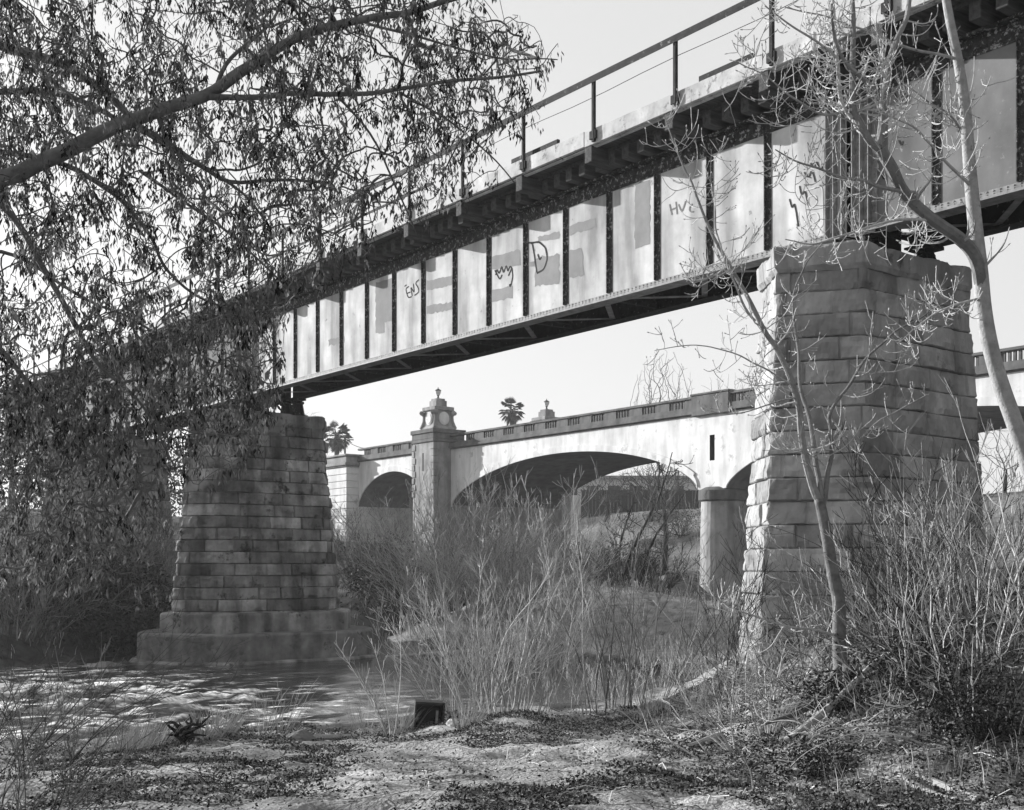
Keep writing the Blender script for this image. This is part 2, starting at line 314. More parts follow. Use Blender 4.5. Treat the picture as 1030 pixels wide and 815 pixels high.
# ---------------------------------------------------------------- stone piers
def pier_outline(s0, s1, h, nose, b, N):
    al = math.atan2(h, nose); k = math.tan(al/2)*b; tipd = b/math.sin(al)
    c = [(s0-nose-tipd, 0), (s0-k, -(h+b)), (s1+k, -(h+b)), (s1+nose+tipd, 0), (s1+k, h+b), (s0-k, h+b)]
    pts = []
    for i in range(6):
        a, e = np.array(c[i]), np.array(c[(i+1) % 6])
        for j in range(N[i]): pts.append(a+(e-a)*j/N[i])
    return np.array(pts)
def rounded(pts, it):
    for _ in range(it): pts = .5*pts+.25*np.roll(pts, 1, 0)+.25*np.roll(pts, -1, 0)
    return pts
def make_pier(label, axis_t, s0, s1, h, nose, ztop, zcap, zbase, batter, mt, rockiness, group, seed, plinth=None, res=.035, jt=1.0):
    rng = np.random.default_rng(seed)
    sc = (s0+s1)/2
    root = thing('stone_pier', label, 'bridge pier', W(sc, axis_t, zbase), ROT, group)
    s0l, s1l = s0-sc, s1-sc
    ch = .36
    ln = [math.hypot(h, nose), s1-s0, math.hypot(h, nose)]*2
    N = [max(6, int(l*1.2/res)) for l in ln]
    zsh = zcap-zbase; nc = int(round(zsh/ch)); chh = zsh/nc
    rel = np.array([0, .035, .075, .3, .52, .75, .925, .965])
    rows = np.concatenate([[i*chh+r*chh for r in rel] for i in range(nc)]+[[zsh]])
    base = rounded(pier_outline(s0l, s1l, h, nose, 0, N), 2)
    seg = np.hypot(*(np.roll(base, -1, 0)-base).T); u = np.concatenate([[0], np.cumsum(seg)[:-1]]); per = seg.sum()
    V = []; T = []
    joints = []
    for i in range(nc):
        j = [rng.uniform(0, .5)]
        while j[-1] < per-.55: j.append(j[-1]+rng.uniform(.55, 1.05))
        joints.append(np.array(j))
    boff = [rng.normal(0, .013*rockiness, len(j)+1) for j in joints]; btone = [np.clip(rng.normal(.5, .22, len(j)+1), 0, 1) for j in joints]
    tu = [rng.normal(0, .03*rockiness, len(j)+1) for j in joints]; tz = [rng.normal(0, .03*rockiness, len(j)+1) for j in joints]
    uvar = [rng.uniform(.2, 1.5, len(j)+1) for j in joints]
    for r, zz in enumerate(rows):
        ci = min(int(r//8), nc-1); zl = zz-ci*chh
        o = rounded(pier_outline(s0l, s1l, h, nose, batter*(zsh-zz), N), 2)
        tn = np.roll(o, -1, 0)-np.roll(o, 1, 0); tn /= np.linalg.norm(tn, axis=1)[:, None]; nr = np.stack([tn[:, 1], -tn[:, 0]], 1)
        if (nr*(o-o.mean(0))).sum() < 0: nr = -nr
        J = joints[ci]; du = np.min(np.abs(((u[:, None]-J[None, :])+per/2) % per-per/2), 1); dz = min(zl, chh-zl) if r < len(rows)-1 else 0
        bi = np.searchsorted(J, u); Je = np.concatenate([[J[0]-.8], J, [J[-1]+.8]]); uc = (Je[bi]+Je[bi+1])/2
        bo = boff[ci][bi]+tu[ci][bi]*(u-uc)+tz[ci][bi]*(zl-chh/2); bt = btone[ci][bi]; uv = uvar[ci][bi]
        d = np.minimum(du, dz); e_ = np.clip(d/.02, 0, 1)
        f1 = fbm(u*2.6+ci*7.3, zz*3.4, bi*3.7, seed, 5); f1 = np.sign(f1)*np.abs(f1)**.7
        rock = rockiness*e_*uv*(jt**.5)*(.045*f1-.05*np.abs(fbm(u*4.5+bi*3, zz*5.5, ci*1.3, seed+5, 4))+.03)+rockiness*.016*fbm(u*14, zz*16, 0, seed+8, 2)
        rock = rock-.1*jt*rockiness*np.clip(fbm(u*3.1, ci*5.7, 0, seed+71, 4)*2.2-.05, 0, 1)*np.clip(1.3-zl/.1, 0, 1)*np.clip(du/.05, 0, 1)
        groove = -.03*jt*np.clip(1-du/(.9*res), 0, 1)-.03*jt*np.clip(1-dz/.012, 0, 1)
        big = (1-jt)*.09*fbm(u*1.1, zz*1.3, 0, seed+51, 4)
        q = o+nr*(big+jt*bo*np.clip(d/.012, .3, 1)+.012*rockiness*e_+rock+groove)[:, None]
        V.append(np.column_stack([q, np.full(len(q), zz)])); T.append(np.where(d < .009, .1 if jt > .9 else .38, np.clip(bt+.25*fbm(u*2, zz*2, 0, seed+15, 3), 0, 1)))
    n = len(u); V = np.concatenate(V); T = np.concatenate(T)
    f = [(i*n+j, i*n+(j+1) % n, (i+1)*n+(j+1) % n, (i+1)*n+j) for i in range(len(rows)-1) for j in range(n)]
    b = MB(); b.add(V, f, T); fix_normals(b.build('masonry_shaft', mt, root))
    # coping
    b = MB(); o = rounded(pier_outline(s0l, s1l, h, nose, .09, N), 2); ci_ = o*.96
    lay = [(o*.97, zsh-.05), (o*.99, zsh), (o, zsh+.03), (o, zsh+(ztop-zcap)-.04), (o*.985, zsh+(ztop-zcap))]
    J = np.arange(0, per, .95)+.3; du = np.min(np.abs(((u[:, None]-J[None, :])+per/2) % per-per/2), 1)
    V = []
    for k, (q, z) in enumerate(lay):
        nn = q/np.linalg.norm(q, axis=1)[:, None]
        q = q+nn*(rockiness*.05*fbm(u*4, np.full(n, z*4), 0, seed+9, 4)-.03*np.clip(1-du/.04, 0, 1))[:, None]
        zj = z+(rockiness*.05*fbm(u*2.5, 0, 0, seed+12, 3) if k > 2 else 0)
        V.append(np.column_stack([q, np.zeros(n)+zj]))
    V = np.concatenate(V); f = [(i*n+j, i*n+(j+1) % n, (i+1)*n+(j+1) % n, (i+1)*n+j) for i in range(len(lay)-1) for j in range(n)]
    f += [tuple((len(lay)-1)*n+j for j in range(n)), tuple(range(n))[::-1]]
    b.add(V, f, np.tile(.5+.3*fbm(u*1.2, 0, 0, seed, 2), len(lay))); fix_normals(b.build('coping', mt, root))
    if plinth:
        for name, off, za, zb, m_, it in plinth:
            b = MB(); bb = batter*zsh+off
            o = rounded(pier_outline(s0l, s1l, h, nose, bb, N), it); an = np.linspace(0, 1, n)
            lay = [(1.0, za-zbase), (1.0, (za+zb)/2-zbase), (1.0, zb-.07-zbase), (.992, zb-.02-zbase), (.975, zb-zbase)]
            V = []
            for q, z in lay:
                nn = o/np.linalg.norm(o, axis=1)[:, None]
                e = .03*fbm(u*2, z*3, 0, seed+31, 4)+.02*fbm(u*7, z*7, 0, seed+37, 3)-(.03*np.clip(1-du/.04, 0, 1) if name == 'plinth' else 0)
                V.append(np.column_stack([o*q+nn*e[:, None], np.full(n, z)+(.02*fbm(u*3, 0, 0, seed+41, 3) if z > za-zbase else 0)]))
            V = np.concatenate(V); f = [(i*n+j, i*n+(j+1) % n, (i+1)*n+(j+1) % n, (i+1)*n+j) for i in range(len(lay)-1) for j in range(n)]
            f += [tuple((len(lay)-1)*n+j for j in range(n)), tuple(range(n))[::-1]]
            b.add(V, f, np.tile(.5+.3*fbm(u*1.5, 0, 0, seed+3, 2), len(lay))); fix_normals(b.build(name, m_, root))
    return root
PG = 'stone piers under the railway bridge'
T1, T2, T3 = 12.72, 36.1, 50.6
pier_near = make_pier('large pale rough stone pier on the brushy bank behind the young bare tree', T1, 15.58, 18.4, 1.0, .75, 5.0, 4.66, -3.0, 1/17, M['stone_near'], 1.45, PG, 101, res=.026, jt=.4)
pier_mid = make_pier('tall stained stone pier standing in the river on a rounded footing', T2, 15.25, 18.65, .95, .62, 4.85, 4.5, -1.75, 1/12.5, M['stone'], 1.25, PG, 202,
                     plinth=[('plinth', .36, -2.1, -1.42, M['stone'], 20), ('footing', 1.2, -3.7, -2.02, M['footing'], 320), ('footing_rim', 1.42, -3.7, -2.82, M['stone'], 320)])
pier_far = make_pier('dark stone pier half hidden by the leafy branches at left', T3, 15.5, 18.4, .9, .95, 5.3, 4.95, -2.9, 1/12.5, M['stone'], 1.0, PG, 303)
# chalk marks
def ribbon(mb, pts, w, s, frame):     # flat brush stroke on a plane s=const, frame maps (t,z) to local
    pts = np.asarray(pts, float)
    dn = []
    for i in range(len(pts)-1):
        n = max(2, int(np.linalg.norm(pts[i+1]-pts[i])/.04)); dn += [pts[i]+(pts[i+1]-pts[i])*j/n for j in range(n)]
    dn.append(pts[-1]); p = np.array(dn)
    for _ in range(3):
        if len(p) > 4: p[1:-1] = .5*p[1:-1]+.25*p[:-2]+.25*p[2:]
    tg = np.gradient(p, axis=0); tg /= np.maximum(np.linalg.norm(tg, axis=1), 1e-6)[:, None]; nr = np.stack([-tg[:, 1], tg[:, 0]], 1)
    ww = w*.5*(1+.3*fbm(np.arange(len(p))*.3, w*100, 0, 3, 2))
    v = np.concatenate([p+nr*ww[:, None], p-nr*ww[:, None]]); m = len(p)
    mb.add([frame(t, z) for t, z in v], [(i, i+1, m+i+1, m+i) for i in range(m-1)])
# ---------------------------------------------------------------- railway bridge spans
S_WEB = 16.6; SF = S_WEB-.012
def make_span(label, t0, t1, paint, first_post, stiff, mid_rail=True, wire=None, group='railway bridge girder spans'):
    L = t1-t0; root = thing('railway_girder_span', label, 'bridge span', W(S_WEB, t0, 5.45), ROT, group)
    X = lambda s: s-S_WEB
    ZB = 5.45
    g0, g1 = .06, L-.06
    def rivets(mb, x, zs, ys, side=-1):
        for z in zs:
            for y in ys:
                r = .017
                v = [(x, y+r*math.cos(a), z+r*math.sin(a)) for a in np.arange(6)*PI/3]+[(x+side*.012, y+.55*r*math.cos(a), z+.55*r*math.sin(a)) for a in np.arange(6)*PI/3]
                mb.add(v, [(j, (j+1) % 6, 6+(j+1) % 6, 6+j) for j in range(6)]+[tuple(range(6, 12))])
    # near girder
    b = MB(); b.box(-.012, .012, g0, g1, 5.5-ZB, 7.98-ZB); web = b.build('web_plate', paint, root)
    b = MB()
    b.box(-.17, .17, g0, g1, 7.99-ZB, 8.03-ZB); b.box(-.03, -.0125, g0, g1, 7.74-ZB, 7.985-ZB); b.box(-.028, -.0125, g0, g1, 7.70-ZB, 7.735-ZB)
    rivets(b, -.03, (7.79-ZB, 7.92-ZB), np.arange(g0+.06, g1, .11)); b.build('top_flange', M['rust'], root)
    b = MB()
    b.box(-.18, .18, g0, g1, 0, .035); b.box(-.16, -.0125, g0, g1, .0352, .052); b.box(-.03, -.0127, g0, g1, .054, .17)
    rivets(b, -.03, (.10, .145), np.arange(g0+.06, g1, .11)); b.build('bottom_flange', M['steel_pale'], root)
    b = MB(); b.box(-.07, -.0135, -.008, .008, .175, 7.698-ZB); b.box(-.024, -.0132, -.125, -.0085, .175, 7.698-ZB); rivets(b, -.024, np.arange(.25, 2.2, .13), (-.06,))
    st = b.build('stiffener', M['rust'], root); first = True
    for y in stiff:
        o = st if first else clone(st, root); first = False; o.location = (0, y-t0, 0)
    for y, d in ((g0+.02, 1), (g1-.02, -1)):
        for k in (0, .16, .32):
            b = MB(); b.box(-.13, -.0128, y+d*k-.008, y+d*k+.008, .06, 7.698-ZB); b.box(-.027, -.0134, min(y+d*k+d*.0085, y+d*k+d*.11), max(y+d*k+d*.0085, y+d*k+d*.11), .174, 7.698-ZB)
            rivets(b, -.027, np.arange(.24, 2.2, .1), (y+d*(k+.06),)); b.build('end_stiffener', M['steel_pale'], root)
    # far girder
    b = MB(); x = 1.5; b.box(x-.012, x+.012, g0, g1, .04, 2.53)
    b.box(x-.17, x+.17, g0, g1, 0, .035); b.box(x-.17, x+.17, g0, g1, 2.54, 2.58)
    for y in np.arange(g0+.7, g1, 1.41): b.box(x+.0125, x+.12, y-.008, y+.008, .04, 2.5)
    b.build('rear_girder', M['steel_dark'], root)
    # bracing between the girders
    b = MB(); b.bar((.05, 0, .12), (1.45, 0, .12), .09, .09); b.bar((.05, 0, 2.3), (1.45, 0, 2.3), .09, .09); b.bar((.06, .03, .2), (1.44, .03, 2.2), .02, .08); b.bar((.06, -.03, 2.2), (1.44, -.03, .2), .02, .08)
    cf = b.build('cross_frame', M['steel_dark'], root); first = True
    for y in np.arange(.5, L-.3, 2.82):
        o = cf if first else clone(cf, root); first = False; o.location = (0, y, 0)
    b = MB(); b.bar((.02, 0, .075), (1.47, 1.41, .075), .12, .014); b.bar((.02, 2.82, .091), (1.47, 1.41, .091), .12, .014); b.bar((.02, .0, .09), (.38, .0, .09), .24, .012)
    lb = b.build('lateral_brace', M['steel_pale'], root); first = True
    for y in np.arange(.5, L-2.7, 2.82):
        o = lb if first else clone(lb, root); first = False; o.location = (0, y, 0)
    # bearings
    b = MB(); b.box(-.24, .24, -.26, .26, -.60, -.54); b.box(-.2, .2, -.22, .22, -.06, -.002)
    for k in (-.12, .12): b.prism([(-.24, -.541), (.24, -.541), (.06, -.059), (-.06, -.059)], 0, k-.02, k+.02)
    b.tube([(-.22, 0, -.12), (.22, 0, -.12)], .045, 8); b.prism([(-.2, -.541), (.2, -.541), (.04, -.09), (-.04, -.09)], 1, -.015, .015)
    be = b.build('bearing_shoe', M['steel_dark'], root); first = True
    for y in (.38, L-.38):
        for x in (0, 1.5):
            o = be if first else clone(be, root); first = False; o.location = (x, y, .0)
    # deck timbers
    b = MB(); b.bevel_box(X(16.14), X(18.9), -.1, .1, 2.585, 2.85, .012); tie = b.build('bridge_tie', M['timber'], root); first = True
    for i, y in enumerate(np.arange(.14, L-.1, .44)):
        o = tie if first else clone(tie, root); first = False; o.location = (random.uniform(-.05, .05), y, 0)
    b = MB(); b.box(X(15.80), X(19.1), .02, L-.02, 2.93, 2.99)
    for s_ in (16.24, 18.8): b.box(X(s_-.09), X(s_+.09), .02, L-.02, 2.852, 2.928)
    b.build('deck_floor', M['timber'], root)
    b = MB()
    for s_ in (16.64, 18.06): b.box(X(s_-.07), X(s_+.07), .02, L-.02, 2.992, 3.01); b.box(X(s_-.012), X(s_+.012), .02, L-.02, 3.01, 3.1); b.box(X(s_-.035), X(s_+.035), .02, L-.02, 3.1, 3.14)
    b.build('running_rail', M['steel_dark'], root)
    # fascia board in lengths
    b = MB(); y = .01
    while y < L-.02:
        e = min(y+random.uniform(2.0, 3.4), L-.01); dz = random.uniform(-.012, .012)
        b.bevel_box(X(15.70), X(15.78), y, e-.012, 2.93+dz, 3.235+dz, .008); y = e
    b.box(X(15.783), X(15.86), .02, L-.02, 2.9, 2.928)
    b.build('fascia_board', M['fascia'], root)
    for y in np.arange(1.4, L-1, 5.3):
        b = MB(); b.bevel_box(X(15.785), X(15.86), y, y+random.uniform(.5, 1.6), 2.992, 3.2+random.uniform(.12, .2), .008); b.build('curb_block', M['steel_dark'], root)
    # posts and brackets
    posts = [p for p in np.arange(first_post, first_post+60, 2.28) if t0+.15 < p < t1-.15]
    b = MB(); b.box(X(15.66), X(15.698), -.045, .045, 2.95, 4.16); b.box(X(15.63), X(15.66), -.045, -.033, 2.95, 4.16); b.box(X(15.64), X(15.70), -.09, .09, 3.0, 3.16); po = b.build('railing_post', M['steel_dark'], root)
    b = MB(); b.bevel_box(X(15.72), X(16.42), -.11, .11, 2.60, 2.92, .01); br = b.build('walkway_bracket', M['timber'], root)
    for i, p in enumerate(posts):
        o = po if i == 0 else clone(po, root); o.location = (0, p-t0, 0)
        o = br if i == 0 else clone(br, root); o.location = (0, p-t0+.22, 0)
    b = MB(); b.box(X(15.62), X(15.70), .0, L, 4.165, 4.235); b.box(X(15.62), X(15.632), .0, L, 4.1, 4.163); b.build('handrail', M['steel_dark'], root)
    if mid_rail is not False:
        b = MB(); b.box(X(15.702), X(15.725), max(0, mid_rail-t0), L, 3.58, 3.64); b.build('middle_rail', M['steel_dark'], root)
    if wire is not None:
        b = MB(); yy = np.linspace(0, wire-t0, 12); b.tube([(X(15.71), y, 3.86-.02*math.sin(y*1.4)) for y in yy], .008, 4); b.build('rail_wire', M['steel_dark'], root)
    return root, web, (lambda t, z, off=.0: (SF-S_WEB-off, t-t0, z-ZB))
stf = [13.13+1.41*i for i in range(1, 16)]
span, web, frm = make_span('middle girder span with pale grey panels, painted-over patches and graffiti between two stone piers', T1+.03, T2-.02, M['web_paint'], 15.9-2.28, stf, mid_rail=24.0, wire=24.0)
span_r, web_r, frm_r = make_span('duller girder span at right, running behind the bare tree from the near pier', T1-23.4, T1-.03, M['web_paint_shade'], 15.9-2.28*16, [12.55-1.41*i for i in range(1, 17)], mid_rail=False, wire=T1-.03)
span_l, web_l, frm_l = make_span('dark short girder span at left behind the drooping branches', T2+.02, T3-.02, M['web_paint_shade'], 15.9+2.28*9, [T2+.7+1.41*i for i in range(0, 10)], mid_rail=T2)
span_e, web_e, frm_e = make_span('farthest girder span at left beyond the dark hidden pier', T3+.02, T3+14.5, M['web_paint_shade'], 15.9+2.28*15, [T3+.7+1.41*i for i in range(0, 10)], mid_rail=T3)
def q2(cx, cy): return 400+.2821*cx, 150+.2821*cy
def q1(cx, cy): return 230+.2086*cx, 250+.2086*cy
def q3(cx, cy): return 560+.3311*cx, 60+.3311*cy
def q4(cx, cy): return 740+.3067*cx, 20+.3067*cy
def patch(parent, frame, conv, polys, m, name, off):
    b = MB()
    for pl in polys:
        pts = [np.array(on_face(*conv(*p), SF)) for p in pl]
        # roller-painted edge: subdivide and wobble
        out = []
        for i in range(len(pts)):
            a, e = pts[i], pts[(i+1) % len(pts)]; n = max(2, int(np.linalg.norm(e-a)/.08))
            for j in range(n): out.append(a+(e-a)*j/n+RNG.normal(0, .012, 2))
        b.add([frame(t, z, off) for t, z in out], [tuple(range(len(out)))])
    return b.build(name, m, parent)
for pl in ([(104,470),(194,450),(194,485),(104,505)], [(104,560),(194,545),(194,572),(104,590)], [(331,385),(438,358),(438,415),(331,430)], [(331,505),(410,487),(410,530),(331,547)],
           [(500,315),(577,292),(577,320),(500,330)], [(490,390),(577,375),(577,482),(490,487)], [(460,405),(488,400),(488,418),(460,420)], [(600,275),(708,245),(708,277),(600,312)], [(600,365),(657,353),(665,450),(600,463)]):
    patch(web, frm, q2, [pl], M['patch_paint'], 'paint_patch', .004)
patch(web, frm, q1, [[(709,165),(798,142),(798,345),(752,358),(752,405),(709,412)]], M['patch_paint'], 'paint_patch', .004)
patch(web, frm, q1, [[(482,440),(558,425),(558,455),(482,470)]], M['patch_paint'], 'paint_patch', .004)
patch(web, frm, q3, [[(238,378),(284,362),(284,560),(238,575)]], M['patch_paint'], 'paint_patch', .004)
def strokes(parent, frame, conv, lines, w, m, off=.007, smooth=True, s=SF):
    b = MB()
    for ln in lines: ribbon(b, [on_face(*conv(*p), s) for p in ln], w, s, lambda t, z: frame(t, z, off))
    return b.build('graffiti_tag', m, parent)
strokes(web, frm, q2, [[(462,335),(480,333),(488,380),(497,440)], [(475,335),(505,331),(528,352),(535,392),(522,430),(497,443)], [(500,375),(508,400),(513,385)]], .045, M['ink'])
strokes(web, frm, q2, [[(350,450),(354,425),(362,448),(372,414),(377,445),(388,411),(393,440),(400,415),(409,421),(395,452)], [(347,432),(365,468),(372,448)], [(408,425),(411,455),(402,496),(399,484)], [(398,485),(407,482)]], .035, M['ink'])
strokes(web, frm, q2, [[(40,490),(28,498),(38,532),(50,526)], [(34,515),(45,510)], [(52,524),(46,490),(60,514),(56,480)], [(76,466),(62,478),(74,494),(77,510),(60,522)], [(25,490),(32,484)]], .028, M['ink'])
strokes(web, frm, q3, [[(343,440),(350,472)], [(362,432),(366,470)], [(345,458),(364,450)], [(370,440),(380,466),(392,430)], [(412,438),(400,450),(404,466),(416,462)]], .03, M['grey_ink'])
strokes(web, frm, q4, [[(177,588),(186,622),(192,598),(199,630),(206,678)], [(210,545),(216,580),(228,556),(234,590),(240,612)], [(225,500),(240,522),(250,488),(262,532)], [(246,470),(258,492),(266,460),(276,500),(288,480)]], .03, M['ink'])
strokes(web, frm, q4, [[(238,582),(262,572),(270,600),(246,622),(236,600),(238,582)], [(242,640),(268,630),(276,655),(250,672),(240,655),(242,640)], [(228,560),(284,545),(286,680),(230,684)]], .02, M['pale_ink'])
strokes(web_r, frm_r, q4, [[(430,480),(440,462),(462,462),(470,485),(455,508),(434,505),(430,480)], [(440,480),(452,474),(462,490)], [(446,490),(446,500)]], .03, M['pale_ink'])
strokes(web_r, frm_r, q4, [[(505,225),(512,250),(518,228),(528,255)], [(515,215),(530,212)], [(535,395),(545,420),(548,398)], [(480,510),(486,530),(494,505)]], .022, M['ink'])
# ---------------------------------------------------------------- concrete road bridge
SB0, SB1 = 52.55, 63.0
rb = thing('road_bridge', 'white concrete arched road bridge with balustrade and lantern towers beyond the railway bridge', 'bridge', W(SB0, 64.5, WL), ROT)
def RBL(s, t, z): return (s-SB0, t-64.5, z-WL)
ARCH = [(22.9, 49.06, 7.78, 4.6), (51.4, 77.6, 7.78, 4.75), (81.0, 92.1, 7.9, 5.2), (-5.6, 20.6, 7.78, 4.6)]
def zin(t):
    for a, e, c, sp in ARCH:
        if a <= t <= e:
            u = (t-(a+e)/2)/((e-a)/2); return sp+(c-sp)*max(0, 1-u*u)**.66
    return 4.6
ZP = 9.05
ts = set(np.arange(-8, 92.1, .5).tolist()+[50.02, 50.42, 92.1])
for a, e, c, sp in ARCH: ts |= set(((a+e)/2-(e-a)/2*np.cos(np.linspace(0, PI, 44))).tolist())
ts = sorted(t for t in ts if t <= 92.1)
b = MB(); br_ = MB(); bs_ = MB()
for i in range(len(ts)-1):
    a, e = ts[i], ts[i+1]
    if e-a < 1e-4: continue
    za, ze = zin(a+1e-6), zin(e-1e-6)
    if 50.015 < (a+e)/2 < 50.425:
        b.add([RBL(SB0, a, za), RBL(SB0, e, ze), RBL(SB0, e, 6.28), RBL(SB0, a, 6.28)], [(0, 1, 2, 3)])
        b.add([RBL(SB0, a, 7.8), RBL(SB0, e, 7.8), RBL(SB0, e, ZP), RBL(SB0, a, ZP)], [(0, 1, 2, 3)])
    else: b.add([RBL(SB0, a, za), RBL(SB0, e, ze), RBL(SB0, e, ZP), RBL(SB0, a, ZP)], [(0, 1, 2, 3)])
    br_.add([RBL(SB1, a, za), RBL(SB1, e, ze), RBL(SB1, e, ZP), RBL(SB1, a, ZP)], [(3, 2, 1, 0)])
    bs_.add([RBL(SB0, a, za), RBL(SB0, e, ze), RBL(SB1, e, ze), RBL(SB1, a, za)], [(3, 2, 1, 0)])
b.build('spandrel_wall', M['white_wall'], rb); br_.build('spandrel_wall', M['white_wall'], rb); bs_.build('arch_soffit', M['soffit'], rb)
b = MB(); v = [RBL(s, t, z) for s in (SB0, SB0+.5) for t in (50.0, 50.44) for z in (6.26, 7.82)]
b.add(v, [(0,1,3,2)[::-1] if False else (4,6,7,5), (0,4,5,1), (2,3,7,6), (0,2,6,4), (1,5,7,3)]); b.build('wall_slot', M['opening_shade'], rb)
# arch rings, proud of the wall
for a, e, c, sp in ARCH:
    b = MB(); tt = (a+e)/2-(e-a)/2*np.cos(np.linspace(0, PI, 60)); p = np.array([(t, zin(min(max(t, a+1e-6), e-1e-6))) for t in tt])
    tg = np.gradient(p, axis=0); tg /= np.linalg.norm(tg, axis=1)[:, None]; nr = np.stack([-tg[:, 1], tg[:, 0]], 1)
    nr[:, 0] *= (np.abs(p[:, 0]-(a+e)/2) < (e-a)/2-.35)
    p2 = p+nr*.42; n = len(p)
    v = [RBL(SB0-.09, *q) for q in p]+[RBL(SB0-.09, *q) for q in p2]+[RBL(SB0+.01, *q) for q in p]+[RBL(SB0+.01, *q) for q in p2]
    f = []
    for i in range(n-1): f += [(i, i+1, n+i+1, n+i), (n+i, n+i+1, 3*n+i+1, 3*n+i), (2*n+i+1, 2*n+i, i, i+1)[::1]]
    b.add(v, f); fix_normals(b.build('arch_ring', M['white_wall'], rb))
# piers with rounded noses
for ct in (50.22, 21.75):
    b = MB(); R = 1.18
    def stad(r, z): return [RBL(SB0+.75-r*math.cos(q), ct+r*math.sin(q), z) for q in np.linspace(-PI/2, PI/2, 15)]+[RBL(SB1-.3+r*math.cos(q), ct-r*math.sin(q), z) for q in np.linspace(-PI/2, PI/2, 15)]
    lv = [(R+.12, -4.5), (R+.1, -1), (R, 3.9)]
    V = sum([stad(r, z) for r, z in lv], []); n = 30
    b.add(V, [(i*n+j, i*n+(j+1) % n, (i+1)*n+(j+1) % n, (i+1)*n+j) for i in range(len(lv)-1) for j in range(n)]); fix_normals(b.build('pier_wall', M['concrete'], rb, smooth=False))
    b = MB(); lv = [(R+.01, 3.85), (R+.16, 3.95), (R+.16, 4.5), (R+.02, 4.58), (R-.25, 4.72)]
    V = sum([stad(r, z) for r, z in lv], []); b.add(V, [(i*n+j, i*n+(j+1) % n, (i+1)*n+(j+1) % n, (i+1)*n+j) for i in range(len(lv)-1) for j in range(n)]+[tuple(range(4*n, 5*n))]); fix_normals(b.build('pier_capital', M['concrete_dark'], rb))
# cornice, balustrade
for side, s in (('front', SB0), ('back', SB1)):
    sg = -1 if side == 'front' else 1
    def bx(mb, o0, o1, t0, t1, z0, z1, bev=0):
        a, e = s+sg*o0, s+sg*o1; lo, hi = min(a, e), max(a, e)
        p, q = RBL(lo, t0, z0), RBL(hi, t1, z1); (mb.bevel_box(p[0], q[0], p[1], q[1], p[2], q[2], bev) if bev else mb.box(p[0], q[0], p[1], q[1], p[2], q[2]))
    for ta, tb in ((-8, 77.9), (81.1, 92.0)):
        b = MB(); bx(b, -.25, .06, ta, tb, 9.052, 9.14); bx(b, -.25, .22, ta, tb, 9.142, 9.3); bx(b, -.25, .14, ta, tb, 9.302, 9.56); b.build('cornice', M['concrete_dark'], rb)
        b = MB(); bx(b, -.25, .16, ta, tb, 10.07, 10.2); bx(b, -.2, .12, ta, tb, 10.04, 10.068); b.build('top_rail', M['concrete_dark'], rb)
    b = MB(); bx(b, -.2, .08, 0, 1.1, 9.562, 10.038)
    for k in range(5): bx(b, -.1, .02, 1.1+.13+k*.27-.07, 1.1+.13+k*.27+.07, 9.562, 10.038)
    bal = b.build('balustrade_panel', M['concrete_dark'], rb); first = True
    for t in list(np.arange(-7.5, 75.4, 2.45))+list(np.arange(81.4, 90, 2.45)):
        o = bal if first else clone(bal, rb); first = False; o.location = (0, t, 0)
    for t in (50.22, 21.75):
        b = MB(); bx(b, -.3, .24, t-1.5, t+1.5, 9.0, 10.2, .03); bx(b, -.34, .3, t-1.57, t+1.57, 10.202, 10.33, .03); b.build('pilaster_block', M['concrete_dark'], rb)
# deck
b = MB(); p, q = RBL(SB0+.3, -8, 8.9), RBL(SB1-.3, 100, 9.2); b.box(p[0], q[0], p[1], q[1], p[2], q[2]); b.build('road_deck', M['concrete_dark'], rb)
